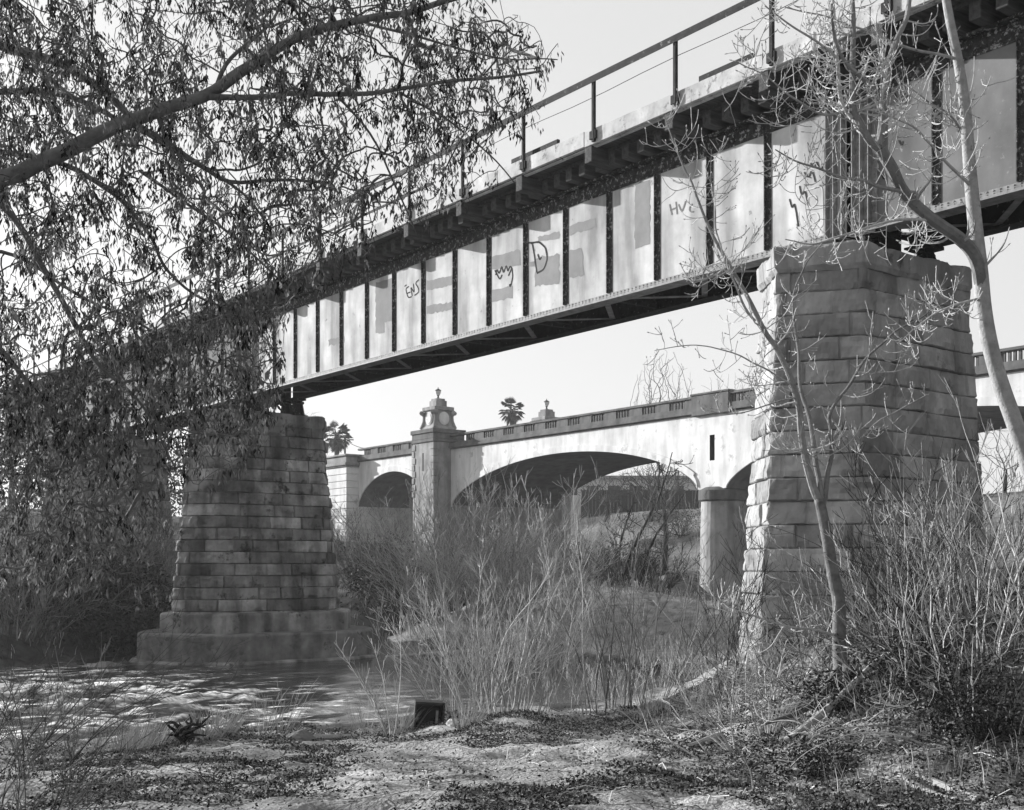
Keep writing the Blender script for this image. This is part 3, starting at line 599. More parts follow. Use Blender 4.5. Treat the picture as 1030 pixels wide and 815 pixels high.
# towers
def tower(s_in, sg):
    # s runs outward from the wall face s_in by sg
    tc = 79.3; out = s_in+sg*1.6; inn = s_in-sg*1.2
    lo, hi = min(out, inn), max(out, inn); sc = (lo+hi)/2
    def bx(mb, hs, ht, z0, z1, bev=.03):
        p, q = RBL(sc-hs, tc-ht, z0), RBL(sc+hs, tc+ht, z1); mb.bevel_box(p[0], q[0], p[1], q[1], p[2], q[2], bev)
    hs = (hi-lo)/2
    b = MB(); bx(b, hs, 1.5, -4.5, 9.6)
    for i, z in enumerate(np.arange(5.4, 9.4, .52)):
        w_ = .42 if i % 2 else .28
        for a in (-1, 1):
            for c in (-1, 1):
                x0, x1 = sorted((sc+a*(hs+.06), sc+a*(hs-w_))); y0, y1 = sorted((tc+c*1.56, tc+c*(1.5-w_)))
                p, q = RBL(x0, y0, z), RBL(x1, y1, z+.46); b.bevel_box(p[0], q[0], p[1], q[1], p[2], q[2], .02)
    tw = b.build('tower', M['concrete'], rb)
    b = MB(); bx(b, hs+.1, 1.6, 9.602, 9.85); bx(b, hs+.05, 1.55, 9.852, 10.3); bx(b, hs+.14, 1.64, 10.302, 10.62); b.build('tower_cornice', M['concrete_dark'], tw)
    # waisted upper block
    b = MB(); lv = [(1.02, 10.622), (.98, 10.8), (.86, 10.95), (.78, 11.3), (.76, 11.9), (.78, 12.1), (.9, 12.18), (.9, 12.42), (.8, 12.46)]
    V = [RBL(sc+a*r, tc+c*r, z) for r, z in lv for a, c in ((-1, -1), (1, -1), (1, 1), (-1, 1))]
    b.add(V, [(i*4+j, i*4+(j+1) % 4, (i+1)*4+(j+1) % 4, (i+1)*4+j) for i in range(len(lv)-1) for j in range(4)]+[(32, 33, 34, 35)]); b.build('lantern_block', M['concrete'], tw)
    b = MB(); bx(b, .5, .5, 12.462, 12.95); bx(b, .4, .4, 12.952, 13.12); b.build('lamp_plinth', M['concrete'], tw)
    # scrolls on the corners
    for a in (-1, 1):
        for c in (-1, 1):
            b = MB(); pts = [RBL(sc+a*r, tc+c*r, z) for r, z in ((.98, 10.75), (.9, 11.0), (.82, 11.35), (.8, 11.7), (.86, 11.95), (.92, 12.05))]
            b.tube(pts, [.13, .12, .1, .1, .13, .16], 8)
            b.tube([RBL(sc+a*.9-.18*c, tc+c*.9+.18*a, 11.98), RBL(sc+a*.9+.18*c, tc+c*.9-.18*a, 11.98)], .17, 10)
            b.build('corner_scroll', M['concrete'], tw)
    for dx, dy in ((-1, 0), (1, 0), (0, -1), (0, 1)):
        b = MB()
        for r, m0, m1 in ((.92, .74, .88), (.7, .882, .92)):
            ring = []
            for e in (m0, m1):
                ring += [RBL(sc+dx*e+(dy != 0)*.5*r*math.cos(q), tc+dy*e+(dx != 0)*.5*r*math.cos(q), 11.52+.55*r*math.sin(q)) for q in np.arange(20)*PI/10]
            b.add(ring, [(j, (j+1) % 20, 20+(j+1) % 20, 20+j) for j in range(20)]+[tuple(range(20, 40)), tuple(range(20))[::-1]])
        fix_normals(b.build('oval_medallion', M['white_wall'], tw))
    b = MB(); c = RBL(sc, tc, 13.12); b.lathe(c, [(.2, 0), (.1, .06), (.06, .2), (.1, .25), (.08, .28)], 10); b.lathe(c, [(.2, .62), (.26, .66), (.12, .76), (.03, .82), (.02, .92)], 10); b.build('lamp_frame', M['lamp_metal'], tw)
    b = MB(); b.lathe(c, [(.12, .281), (.2, .45), (.24, .619)], 10); b.build('lamp_globe', M['lamp_glass'], tw)
    # slot, drawn as a block in the dark opening colour
    if sg < 0:
        b = MB(); p, q = RBL(out-.004, tc-.12, 7.4), RBL(out+.2, tc+.12, 8.8)
        b.box(p[0], q[0], p[1], q[1], p[2], q[2]); b.build('tower_slot', M['opening_shade'], tw)
tower(SB0, -1); tower(SB1, 1)
# wall between the towers under the roadway
b = MB(); p, q = RBL(SB0+.02, 77.6, -4.5), RBL(SB1-.02, 81.0, 5.3); b.box(p[0], q[0], p[1]+.003, q[1]-.003, p[2], q[2]); b.build('pier_wall', M['concrete'], rb)
# abutment
b = MB(); 
for i, z in enumerate(np.arange(2.0, 8.6, .6)):
    p, q = RBL(51.35, 92.1, z), RBL(64, 108, z+.57); b.bevel_box(p[0], q[0], p[1], q[1], p[2], q[2], .04)
p, q = RBL(51.42, 92.17, -2), RBL(63.9, 107.9, 8.62); b.box(p[0], q[0], p[1], q[1], p[2], q[2]); b.build('abutment', M['white_wall'], rb)
b = MB()
for o, z0, z1 in ((.1, 8.622, 8.75), (.22, 8.752, 9.0), (.05, 9.002, 9.55), (.2, 9.552, 9.72)):
    p, q = RBL(51.35-o, 92.1-o, z0), RBL(64+o, 108, z1); b.bevel_box(p[0], q[0], p[1], q[1], p[2], q[2], .03)
b.build('abutment_cornice', M['concrete'], rb)
# ---------------------------------------------------------------- growth helpers
def smooth_line(p, it=2):
    p = np.asarray(p, float)
    for _ in range(it):
        q = [p[0]]
        for i in range(len(p)-1): q += [p[i]*.75+p[i+1]*.25, p[i]*.25+p[i+1]*.75]
        q.append(p[-1]); p = np.array(q)
    return p
def resample(p, step):
    p = np.asarray(p, float); s = np.concatenate([[0], np.cumsum(np.linalg.norm(np.diff(p, axis=0), axis=1))]); n = max(2, int(s[-1]/step)+1)
    q = np.linspace(0, s[-1], n); return np.stack([np.interp(q, s, p[:, i]) for i in range(3)], 1)
def mst(seeds, att, bf):     # grow a tree from seed points to attractors; returns positions and parents
    seeds = np.asarray(seeds, float); att = np.asarray(att, float); ns, na = len(seeds), len(att)
    pos = np.concatenate([seeds, att]); parent = np.full(ns+na, -1); path = np.zeros(ns+na)
    d = np.linalg.norm(att[:, None, :]-seeds[None], axis=2); near = d.argmin(1); dist = d.min(1); cost = dist.copy(); free = np.ones(na, bool)
    for _ in range(na):
        c = np.where(free, cost, 1e9); i = int(c.argmin()); free[i] = False
        parent[ns+i] = near[i]; path[ns+i] = path[near[i]]+dist[i]
        dd = np.linalg.norm(att-att[i], axis=1); cc = dd+bf*path[ns+i]; up = free & (cc < cost); near[up] = ns+i; dist[up] = dd[up]; cost[up] = cc[up]
    return pos, parent, ns
def draw_mst(mb, pos, parent, ns, rtip, rmax, powr, rng, n=3, sag=.0, jit=.08, tones=(.3, .7)):
    N = len(pos); desc = np.ones(N); kids = [[] for _ in range(N)]
    for i in range(ns, N): kids[parent[i]].append(i)
    order = []; st = [i for i in range(ns)]
    while st:
        i = st.pop(); order.append(i); st += kids[i]
    for i in reversed(order):
        if parent[i] >= 0: desc[parent[i]] += desc[i]
    R = np.minimum(rtip*desc**powr, rmax)
    starts = [(i, k) for i in range(ns) for k in kids[i]]
    while starts:
        a, k = starts.pop(); chain = [a, k]
        while kids[chain[-1]]:
            ks = sorted(kids[chain[-1]], key=lambda j: -desc[j]); starts += [(chain[-1], j) for j in ks[1:]]; chain.append(ks[0])
        p = [pos[chain[0]]]; r = [R[chain[1]]]
        for u, w in zip(chain[:-1], chain[1:]):
            L = np.linalg.norm(pos[w]-pos[u]); mid = (pos[u]+pos[w])/2+rng.normal(0, jit*L, 3); mid[2] += sag*L
            p += [mid, pos[w]]; r += [R[w], R[w]]
        p = np.array(p); r = np.array(r)
        s0 = np.linspace(0, 1, len(p)); q = smooth_line(p, 1); s1 = np.linspace(0, 1, len(q))
        rr = np.interp(s1, s0, r); rr[-1] *= .5
        mb.tube(q, rr, 5 if r.max() > .012 else n, rng.uniform(*tones), cap=False)
    return desc
def whip(mb, base, d, L, r0, rng, bend=(0, 0, .2), side=8, sl=.35, tones=(.3, .8), twist=.12, n=4, up=.5, rmin=.0022, second=True):
    m = 9; p = [np.asarray(base, float)]; d = np.asarray(d, float)/np.linalg.norm(d); bend = np.asarray(bend, float)
    for i in range(m):
        d = d+bend/m+rng.normal(0, twist/2, 3); d /= np.linalg.norm(d); p.append(p[-1]+d*L/m)
    p = np.array(p); r = np.maximum(r0*(1-np.linspace(0, 1, m+1)**1.2*.85), rmin); tn = rng.uniform(*tones)
    mb.tube(smooth_line(p, 1), np.interp(np.linspace(0, 1, 2*m+2), np.linspace(0, 1, m+1), r), n if r0 > .006 else 3, tn, cap=False)
    for _ in range(side):
        q = rng.uniform(.2, .98); i = min(int(q*m), m-1); o = p[i]+(p[i+1]-p[i])*(q*m-i); dd = p[i+1]-p[i]; dd /= np.linalg.norm(dd)
        a = rng.normal(0, 1, 3); a -= dd*a.dot(dd); a /= np.linalg.norm(a); l = L*sl*(1-.6*q)*rng.uniform(.5, 1.2)
        e = dd*.75+a*.65; pts = [o]
        for k in range(3): e = e+np.array([0, 0, up*.25])+rng.normal(0, .1, 3); e /= np.linalg.norm(e); pts.append(pts[-1]+e*l/3)
        mb.tube(pts, np.linspace(max(r[i]*.5, rmin), rmin, 4), 3, min(1, tn+.1), cap=False)
        if second and l > .25:
            for _ in range(2):
                o2 = pts[rng.integers(1, 3)]; a2 = rng.normal(0, 1, 3); a2 /= np.linalg.norm(a2); e2 = e*.8+a2*.5; e2[2] += up*.3; e2 /= np.linalg.norm(e2)
                mb.tube([o2, o2+e2*l*.25, o2+e2*l*.45+np.array([0, 0, .02])], [rmin*1.1, rmin, rmin*.8], 3, min(1, tn+.1), cap=False)
    return p
def shrub(name, label, cat, base, ns, H, spread, m, rng, r0=.012, side=10, sl=.35, lean=(0, 0), bend=.25, group=None, brad=.25, tones=(.2, .8), rmin=.003, up=.5, twist=.12, hvar=(.55, 1.05)):
    b = MB(); base = np.asarray(base, float)
    for i in range(ns):
        a = rng.uniform(0, 2*PI); q = math.sqrt(rng.uniform(0, 1)); o = base+np.array([math.cos(a), math.sin(a), 0])*brad*q
        o[2] = gz(o[0], o[1])-.05
        d = np.array([math.cos(a)*spread*q+lean[0], math.sin(a)*spread*q+lean[1], 1.])
        whip(b, o, d, H*rng.uniform(*hvar), r0*rng.uniform(.6, 1.2), rng, (math.cos(a)*bend*-.0, 0, bend), side, sl, tones, twist, rmin=rmin, up=up)
    o = b.build(name, m, None, origin=base); return tag(o, label, cat, group)
def leafquad(mb, p, d, L, w, rng, tone):
    d = d/np.linalg.norm(d); a = np.cross(d, rng.normal(0, 1, 3)); a /= np.linalg.norm(a)+1e-9; nn = np.cross(a, d)
    mid = p+d*L*.45+nn*L*rng.uniform(-.15, .15); e = p+d*L
    mb.add([p, mid+a*w/2, e, mid-a*w/2], [(0, 1, 2), (0, 2, 3)], tone)
# ---------------------------------------------------------------- leafy tree overhanging from the left
rng = np.random.default_rng(5)
lt_base = G(-7.6, 8.6)
lt = thing('hanging_branch_tree', 'large tree at left with drooping branches full of hanging withered leaf clusters', 'tree', lt_base)
b = MB()
tr = np.array([lt_base+[0, 0, -.3], [-7.5, 8.6, .2], [-7.35, 8.5, 1.6], [-7.3, 8.4, 3.0], [-7.0, 8.2, 4.6], [-6.6, 8.2, 6.2]])
b.tube(smooth_line(tr, 2)-lt_base, np.interp(np.linspace(0, 1, len(smooth_line(tr, 2))), [0, .1, .5, 1], [.34, .27, .22, .12]), 12)
b.build('trunk', M['bark_left'], lt, smooth=True)
limb_px = [
 ([(0,190),(60,155),(110,130),(160,112),(208,97),(250,70),(285,45),(325,28),(372,20),(420,8),(480,-8)], 8.0, 8.6, .058, .016),
 ([(208,97),(235,98),(300,98),(350,97),(400,93),(450,84),(500,79),(545,72)], 8.25, 8.6, .024, .008),
 ([(-20,38),(30,55),(62,64),(90,80),(120,104),(138,126),(165,140),(200,165),(235,183),(280,178),(330,182)], 9.4, 9.2, .04, .009),
 ([(-10,96),(55,90),(100,108),(140,128),(190,160),(240,190),(270,230)], 9.8, 10, .03, .008),
 ([(-10,150),(65,165),(100,185),(130,206),(150,236),(165,272),(200,300),(250,320)], 9.0, 9.3, .024, .007),
 ([(-15,190),(20,230),(46,273),(66,306),(86,343),(96,363),(116,383),(139,402),(159,429),(179,470)], 8.6, 8.8, .026, .006),
 ([(-20,320),(20,369),(36,399),(66,426),(96,452),(109,472),(126,495)], 8.2, 8.4, .022, .006),
 ([(215,95),(230,60),(255,40),(275,22),(290,-5)], 8.3, 8.8, .018, .007),
 ([(140,172),(200,215),(250,250),(290,290),(310,310)], 10.2, 10.6, .016, .005),
 ([(-20,10),(40,-15),(120,-30),(220,-45)], 9.6, 10.6, .04, .015),
 ([(-15,250),(30,262),(80,300),(130,320),(190,350),(230,370)], 10.4, 10.8, .02, .006),
 ([(340,98),(380,140),(400,190),(420,240)], 8.5, 8.9, .010, .005),
 ([(400,93),(450,120),(490,150),(520,185)], 8.55, 9.0, .010, .004),
 ([(372,20),(440,45),(500,60),(560,60)], 8.6, 9.0, .011, .004)]
b = MB(); seeds = []
heights = [2.8, 0, 3.9, 3.4, 2.9, 2.2, 1.2, 0, 0, 4.6, 2.2, 0, 0, 0]
for k, (px, ya, yb, ra, rb_) in enumerate(limb_px):
    p = np.array([P(x, y, ya+(yb-ya)*i/(len(px)-1)) for i, (x, y) in enumerate(px)])
    if heights[k]: p = np.concatenate([[[-7.25, 8.4, heights[k]-.5]], [(p[0]+np.array([-7.25, 8.4, heights[k]-.3]))/2], p])
    q = smooth_line(p, 2); q = q+np.stack([fbm(q[:, 0]*2, q[:, 2]*2, k*3.3+i, 9, 2) for i in range(3)], 1)*.05
    b.tube(q-lt_base, np.linspace(ra*1.15 if heights[k] else ra, rb_, len(q)), 8, rng.uniform(.3, .8)); seeds.append(resample(q[len(q)//12:], .15))
b.build('limb', M['bark_left'], lt, smooth=True)
seeds = np.concatenate(seeds)
def dens(x, y):
    if y < 15: edge = 500
    elif y < 120: edge = 575-(y-15)*.25
    elif y < 200: edge = 545-(y-120)*.8
    elif y < 300: edge = 470-(y-200)*1.75
    elif y < 430: edge = 292-(y-300)*.15
    else: edge = 265-(y-430)*.75
    if x > edge: return 0
    v = min(1, (edge-x)/130)**.9
    if x < 300 and 60 < y < 470: v = max(v, .95 if y > 230 else .8)
    if y > 450: v *= max(0, 1-(y-450)/150)*.8
    hole = float(fbm(x*.018, y*.018, 0, 77, 3))
    if hole > .16: v *= .4
    return v
att = []; 
while len(att) < 5400:
    x, y = rng.uniform(-60, 580), rng.uniform(-60, 590)
    if rng.uniform() < dens(max(x, 5), max(y, 5)):
        Y = rng.uniform(7.2, 11.5); att.append(P(x, y, Y))
for x0, x1, y0, y1, n_ in ((-25, 175, 370, 585, 750), (-560, -60, -80, 380, 1500)):
    k = 0
    while k < n_:
        x, y = rng.uniform(x0, x1), rng.uniform(y0, y1)
        if y > 440 and x > 60 and rng.uniform() < (x-60)/130: continue
        att.append(P(x, y, rng.uniform(7.4, 11.0))); k += 1
att = np.array(att)
pos, par, ns = mst(seeds, att, .35)
b = MB(); desc = draw_mst(b, pos-lt_base, par, ns, .0028, .014, .36, rng, sag=.04, jit=.1, tones=(.1, .6)); b.build('twig', M['bark_left'], lt)
b = MB()
def cluster(b, p, rng, big):
    tn = np.clip(rng.normal(.4, .3), 0, 1); n = int(rng.integers(5, 12)*big)
    hang = np.array([rng.normal(0, .25), rng.normal(0, .25), -1.])
    st = p; e = p+hang*rng.uniform(.02, .06)
    b.tube([st, e], .0018, 3, tn, cap=False)
    for _ in range(n):
        o = e+np.array([rng.normal(0, .014), rng.normal(0, .014), -rng.uniform(0, .085)])*big; d = np.array([rng.normal(0, .35), rng.normal(0, .35), -1.])
        leafquad(b, o, d, rng.uniform(.02, .075), rng.uniform(.007, .022), rng, np.clip(tn+rng.normal(0, .15), 0, 1))
for i in range(ns, len(pos)):
    p = pos[i]-lt_base; k = rng.uniform()
    px = CX+F*pos[i][0]/pos[i][1]; py = HY-F*pos[i][2]/pos[i][1]
    prob = .9 if py < 430 else .55
    if k < prob: cluster(b, p, rng, rng.choice([.7, 1.0, 1.4, 1.9], p=[.42, .33, .17, .08]))
    if k < prob*.7:
        u = pos[par[i]]; cluster(b, (p+(u-lt_base))/2+rng.normal(0, .02, 3), rng, .8)
b.build('foliage', M['leaf_dead'], lt)
# ---------------------------------------------------------------- young bare tree on the right bank
def candelabra(b, line, r0, r1, rng, nside, length, rmin, tones, sec=True, upw=.7, start=.1):
    q = resample(smooth_line(line, 2), .06); m = len(q)
    q = q+np.stack([fbm(q[:, 2]*2.5, q[:, 0]*2.5, i*7.7, int(r0*9999) % 97, 2) for i in range(3)], 1)*.05
    tn = rng.uniform(*tones); b.tube(q, np.linspace(r0, r1, m), 8 if r0 > .03 else 5, tn*(.35 if r0 > .02 else .8))
    for _ in range(nside):
        i = int(rng.uniform(start, .99)*(m-1)); i = min(i, m-2); d = q[i+1]-q[i]; d /= np.linalg.norm(d)
        a = rng.normal(0, 1, 3); a[1] *= .6; a -= d*a.dot(d); a /= np.linalg.norm(a)
        l = length*rng.uniform(.35, 1.1)*(1-.4*i/m); e = a*.95+d*.25; e[2] -= rng.uniform(0, .25); pts = [q[i]]
        k = 6
        for j in range(k): e = e+np.array([0, 0, upw*.32*(j/k)*2])+rng.normal(0, .13, 3); e /= np.linalg.norm(e); pts.append(pts[-1]+e*l/k)
        rr = max(rmin, (r0+(r1-r0)*i/m)*.32); b.tube(smooth_line(pts, 1), np.linspace(rr, rmin, 2*(k+1)), 4, min(1, tn+.15), cap=False)
        if sec:
            for _ in range(rng.integers(2, 6)):
                j = rng.integers(1, k); f = rng.normal(0, 1, 3); f /= np.linalg.norm(f); g = (pts[j+1]-pts[j])/np.linalg.norm(pts[j+1]-pts[j]); f = f*.8+g*.5; p2 = [pts[j]]; ll = l*rng.uniform(.15, .5)
                for _2 in range(3): f = f+np.array([0, 0, upw*.3])+rng.normal(0, .15, 3); f /= np.linalg.norm(f); p2.append(p2[-1]+f*ll/3)
                b.tube(p2, np.linspace(rmin*1.2, rmin*.8, 4), 3, min(1, tn+.2), cap=False)
                c = p2[-1]; b.tube([c, c+f*.02], [rmin*1.9, rmin*.9], 4, tn, cap=True)
    return q
yt_px_base = (850, 700); YT = 14.0
yb = at_ground(851, YT, -.1)
yt = thing('young_bare_tree', 'young leafless tree with forked slender stems in front of the near stone pier', 'tree', yb)
def PL(px, ya, yb_): return np.array([P(x, y, ya+(yb_-ya)*i/(len(px)-1)) for i, (x, y) in enumerate(px)])-yb
b = MB(); rng = np.random.default_rng(21)
tp = np.concatenate([[np.zeros(3)], PL([(848,690),(843.5,651),(845,607),(838,580),(832,540),(824,502)], YT, YT)])
q = resample(smooth_line(tp, 2), .05); b.tube(q, np.interp(np.linspace(0, 1, len(q)), [0, .15, 1], [.15, .085, .06]), 10, .6)
for a in np.arange(6)*PI/3+.3:      # root flare
    o = np.array([math.cos(a)*.06, math.sin(a)*.06, .42]); e = np.array([math.cos(a)*.55, math.sin(a)*.55, -.12]); b.tube(smooth_line([o, (o+e)/2+np.array([0, 0, -.1]), e, e+np.array([math.cos(a)*.5, math.sin(a)*.5, -.12])], 1), np.linspace(.06, .02, 8), 6, .4)
b.build('trunk', M['bark_mid'], yt, smooth=True)
stems = [([(824,502),(811,469),(807.6,449),(804,416),(799,392),(789,366),(773,340),(761,320),(749,296),(735,270),(712,219),(699,189),(684,160),(669,116)], 14, 13.6, .048, .006, 30, .8),
         ([(826,506),(821,470),(820,456),(812.6,416),(804,386),(802.7,349),(797.7,313),(796,293),(806,272),(824,250)], 14, 14.2, .034, .006, 20, .7),
         ([(827,510),(831,477),(839,459),(836,429),(832.5,416),(849,392),(862,372),(875.6,353),(889,343),(902,329),(935,316),(938,287)], 14, 13.7, .032, .005, 22, .8),
         ([(762,322),(745,300),(728,262),(720,226),(714,190),(716,150)], 13.7, 13.4, .016, .004, 14, .6),
         ([(832,416),(858,452),(880,425),(910,410),(935,395)], 14, 13.5, .014, .004, 14, .5),
         ([(804,392),(770,372),(730,352),(700,345),(660,352)], 13.9, 13.2, .012, .004, 12, .6),
         ([(803,400),(775,405),(745,418),(715,412)], 13.9, 13.6, .011, .004, 10, .5),
         ([(735,272),(720,282),(700,290),(686,282)], 13.6, 13.3, .012, .004, 10, .6),
         ([(846,640),(800,632),(765,622),(735,612),(705,596)], 14, 13.2, .018, .004, 14, .6)]
b = MB()
for px, ya, ye, ra, re, nsd, ll in stems: candelabra(b, PL(px, ya, ye), ra, re, rng, int(nsd*1.3), ll, .0042, (.4, .9))
b.build('branch', M['bark_pale'], yt)
# second, larger tree at the right edge
rt_b = at_ground(1108, 10.2, -.1)
rt = thing('leaning_bare_tree', 'larger leafless tree at right edge with a thick limb leaning up-left over the girder', 'tree', rt_b)
def PL2(px, ya, ye): return np.array([P(x, y, ya+(ye-ya)*i/(len(px)-1)) for i, (x, y) in enumerate(px)])-rt_b
b = MB(); tp = np.concatenate([[np.zeros(3)], PL2([(1105,740),(1085,640),(1055,530),(1026,440),(1002,375),(990,320),(986,270),(982,238),(975,166),(972,116),(965,66),(957,30),(950,-10),(945,-60)], 10.2, 10.2)])
q = resample(smooth_line(tp, 2), .06); b.tube(q, np.interp(np.linspace(0, 1, len(q)), [0, .08, .6, .68, .8, 1], [.14, .085, .066, .06, .048, .03]), 10, .45); b.build('trunk', M['bark_pale'], rt, smooth=True)
b = MB()
rst = [([(988,290),(984,264),(968,243),(942,225),(918,202),(902,179),(885,149)], 10.2, 9.9, .056, .048, 6, .5),
       ([(885,149),(872,138),(862,126),(857,103),(857,76),(858,33),(856,-10)], 9.9, 9.8, .034, .016, 16, .6),
       ([(885,149),(887,132),(885,96),(892,76),(902,43),(912,13),(916,-20)], 9.9, 10.1, .036, .018, 16, .6),
       ([(886,96),(869,79),(849,63),(837,36),(835,5)], 9.95, 9.5, .022, .01, 14, .6),
       ([(858,118),(846,103),(842,73),(838,27),(837,-10)], 9.85, 10.1, .02, .01, 14, .6),
       ([(918,197),(897,192),(875,184),(850,178),(832,171),(799,162),(780,150)], 10, 9.4, .02, .005, 24, .6),
       ([(968,62),(930,50),(890,40),(850,20),(790,8)], 10.2, 9.9, .014, .005, 14, .5),
       ([(976,150),(955,115),(930,100),(905,80)], 10.2, 10.5, .022, .006, 18, .6),
       ([(978,190),(950,160),(925,130),(905,120),(880,112)], 10.2, 9.7, .016, .005, 16, .5),
       ([(982,245),(950,222),(900,218),(860,232),(820,245),(790,240)], 10.2, 9.6, .016, .005, 22, .5),
       ([(858,110),(830,118),(800,98),(770,75),(740,60)], 9.8, 9.4, .013, .004, 22, .6),
       ([(840,60),(815,40),(790,20),(770,5)], 9.8, 9.5, .012, .005, 12, .5),
       ([(986,300),(950,310),(920,330),(900,345)], 10.2, 9.8, .012, .004, 14, .4)]
for px, ya, ye, ra, re, nsd, ll in rst: candelabra(b, PL2(px, ya, ye), ra, re, rng, int(nsd*1.5), ll, .0032, (.3, .9))
b.build('branch', M['bark_pale'], rt)
# ---------------------------------------------------------------- shrubs
rng = np.random.default_rng(31)
WG = 'bare willow thickets along the water'
shrub('willow_thicket', 'dense bare willow thicket of fine upright stems at the water edge, beside the dark box', 'shrub', at_ground(512, 21.3), 44, 3.3, .5, M['twig_pale'], rng, r0=.013, side=10, sl=.3, group=WG, brad=.8, rmin=.0034, bend=.3, twist=.22)
shrub('willow_thicket', 'low pale willow clump left of the dense thicket, just behind the dark box', 'shrub', at_ground(466, 22.0), 34, 2.6, .5, M['twig_pale'], rng, r0=.009, side=10, sl=.35, group=WG, brad=.6, rmin=.0032, bend=.3, twist=.22)
shrub('willow_thicket', 'open bare willow clump with tall separate stems, right of the dense thicket', 'shrub', at_ground(620, 21.6), 24, 4.0, .4, M['twig_mid'], rng, r0=.012, side=8, sl=.3, group=WG, brad=1.0, rmin=.0034, bend=.3, twist=.2)
shrub('willow_sapling', 'lone tall straight willow sapling between the two thickets', 'shrub', at_ground(590, 20.6), 2, 4.6, .15, M['twig_pale'], rng, r0=.014, side=26, sl=.22, group=WG, brad=.05, rmin=.004, hvar=(.9, 1.0))
shrub('willow_sapling', 'small bare forked sapling on the shore left of the dark box', 'shrub', at_ground(393, 19.6), 4, 2.3, .35, M['twig_pale'], rng, r0=.013, side=12, sl=.35, group=WG, brad=.05, rmin=.004)
shrub('willow_sapling', 'tall bare sapling right of the open willow clump', 'shrub', at_ground(730, 17.5), 5, 3.0, .4, M['twig_dark'], rng, r0=.012, side=14, sl=.4, group=WG, brad=.15, rmin=.0036)
for px, Y, ns_, H_, lb in ((570,33.5,16,2.4,'fine reedy willow patch at the waterline behind the dense thicket'),(640,34.5,14,2.2,'fine reedy willow patch at the waterline behind the open clump'),(700,32.0,20,2.2,'fine reedy willow patch at the waterline left of the right bank'),(520,36.5,22,3.0,'reedy willow patch in the shallows at the left end of the sandy mound'),(608,24.6,40,1.1,'low grassy reed fringe on the shore right behind the open willow clump'),(662,26.0,44,1.1,'low grassy reed fringe in the middle of the curved right shore'),(712,27.6,44,1.2,'low grassy reed fringe at the shore end nearest the pale pier edge'),(470,35.0,18,2.6,'thin reedy willow patch in the shallows right of the river pier')):
    xx = (px-CX)/F*Y; shrub('reed_patch', lb, 'shrub', G(xx, Y), ns_, H_, .3, M['twig_pale'], rng, r0=.009, side=8, sl=.3, group='reedy willow patches in the shallows', brad=1.5, rmin=.0045, bend=.3, twist=.22)
# brush on the right bank
BG = 'tangled brush on the right bank'
spots = [(760,16.2,1.5,'brush clump at the foot of the pale lit edge of the near pier'),(885,15.9,1.8,'brush clump just right of the young tree trunk'),(925,15.0,2.3,'tall brush clump in front of the middle of the near pier'),
         (965,14.2,2.6,'tall brush clump under the right end of the near pier'),(1000,12.6,2.8,'rightmost tall brush clump beside the leaning tree'),(845,16.9,1.5,'brush clump behind the young tree trunk'),(985,16.5,2.4,'brush clump farthest back at the right end of the near pier'),(905,17.2,1.7,'brush clump against the shaded face of the near pier')]
for k, (px, Y, H, lb) in enumerate(spots):
    shrub('brush_clump', lb, 'shrub', at_ground(px, Y), 30, H, .6, (M['twig_pale'], M['twig_mid'], M['twig_pale'], M['twig_dark'])[k % 4], rng, r0=.010, side=7, sl=.3, group=BG, brad=.8, rmin=.0034, bend=.2, twist=.3, tones=(.0, .9))
tang = [(790,15.6,'low bramble tangle left of the young tree trunk'),(835,14.9,'low bramble tangle at the young tree trunk'),(880,14.4,'low bramble tangle just right of the young tree trunk'),(925,13.8,'low bramble tangle on the bank right of the young tree'),(965,13.0,'low bramble tangle at the right end of the bank'),(745,16.8,'low bramble tangle at the left end of the right bank'),(900,12.6,'nearest bramble tangle under the right bank'),(1000,12.2,'bramble tangle at the right edge of the view'),(820,17.5,'bramble tangle under the shaded pier face')]
for k, (px, Y, lb) in enumerate(tang):
    shrub('bramble', lb, 'shrub', at_ground(px, Y), 40, 1.35, 2.2, (M['twig_pale'], M['twig_mid'], M['twig_pale'], M['twig_dark'])[k % 4], rng, r0=.008, side=6, sl=.35, group='bramble tangles on the right bank', brad=.7, rmin=.003, bend=-.9, twist=.5, tones=(.0, 1.0), up=.2)
# arching canes, left bank
LG = 'arching canes on the left bank'
for px, Y, H, ln, lb in ((25,12.0,2.2,(.4,0),'arching cane clump at the lower left corner of the view'),(75,14.0,1.6,(.3,.1),'low arching cane clump on the near left shore beside the dry grass'),(-10,16.0,3.4,(.5,0),'tall arching cane clump on the left edge leaning toward the river'),(-5,9.6,1.8,(.4,.2),'nearest arching cane clump at far left'),(45,10.6,1.1,(.2,.2),'small cane clump in the lower left corner')):
    shrub('cane_clump', lb, 'shrub', at_ground(px, Y), 15, H, .7, (M['twig_mid'], M['twig_dark'])[len(lb) % 2], rng, r0=.0085, side=6, sl=.4, lean=ln, group=LG, brad=.6, rmin=.0026, bend=-.6, twist=.3)
FB = 'bare bushes on the far bank'
def far_bush(px, Y, ns, H, lb, m=None, spread=.9, brad=1.6, lean=(0, 0), bend=.1, r0=.03, rmin=.011):
    x = (px-CX)/F*Y
    shrub('bank_bush', lb, 'shrub', G(x, Y), ns, H, spread, m or M['twig_mid'], rng, r0=r0, side=10, sl=.35, group=FB, brad=brad, rmin=rmin, bend=bend, lean=lean, twist=.28, hvar=(.35, 1.05))
far_bush(474, 46.5, 150, 6.3, 'big rounded pale willow bush in front of the lantern tower base', M['twig_pale'], .6, 2.4, (0, 0), .15, .02, .0075)
far_bush(425, 64, 80, 6.0, 'pale bush left of the big willow bush, under the small left arch', M['twig_mid'], .6, 2.2, (0, 0), .15, .02, .0075)
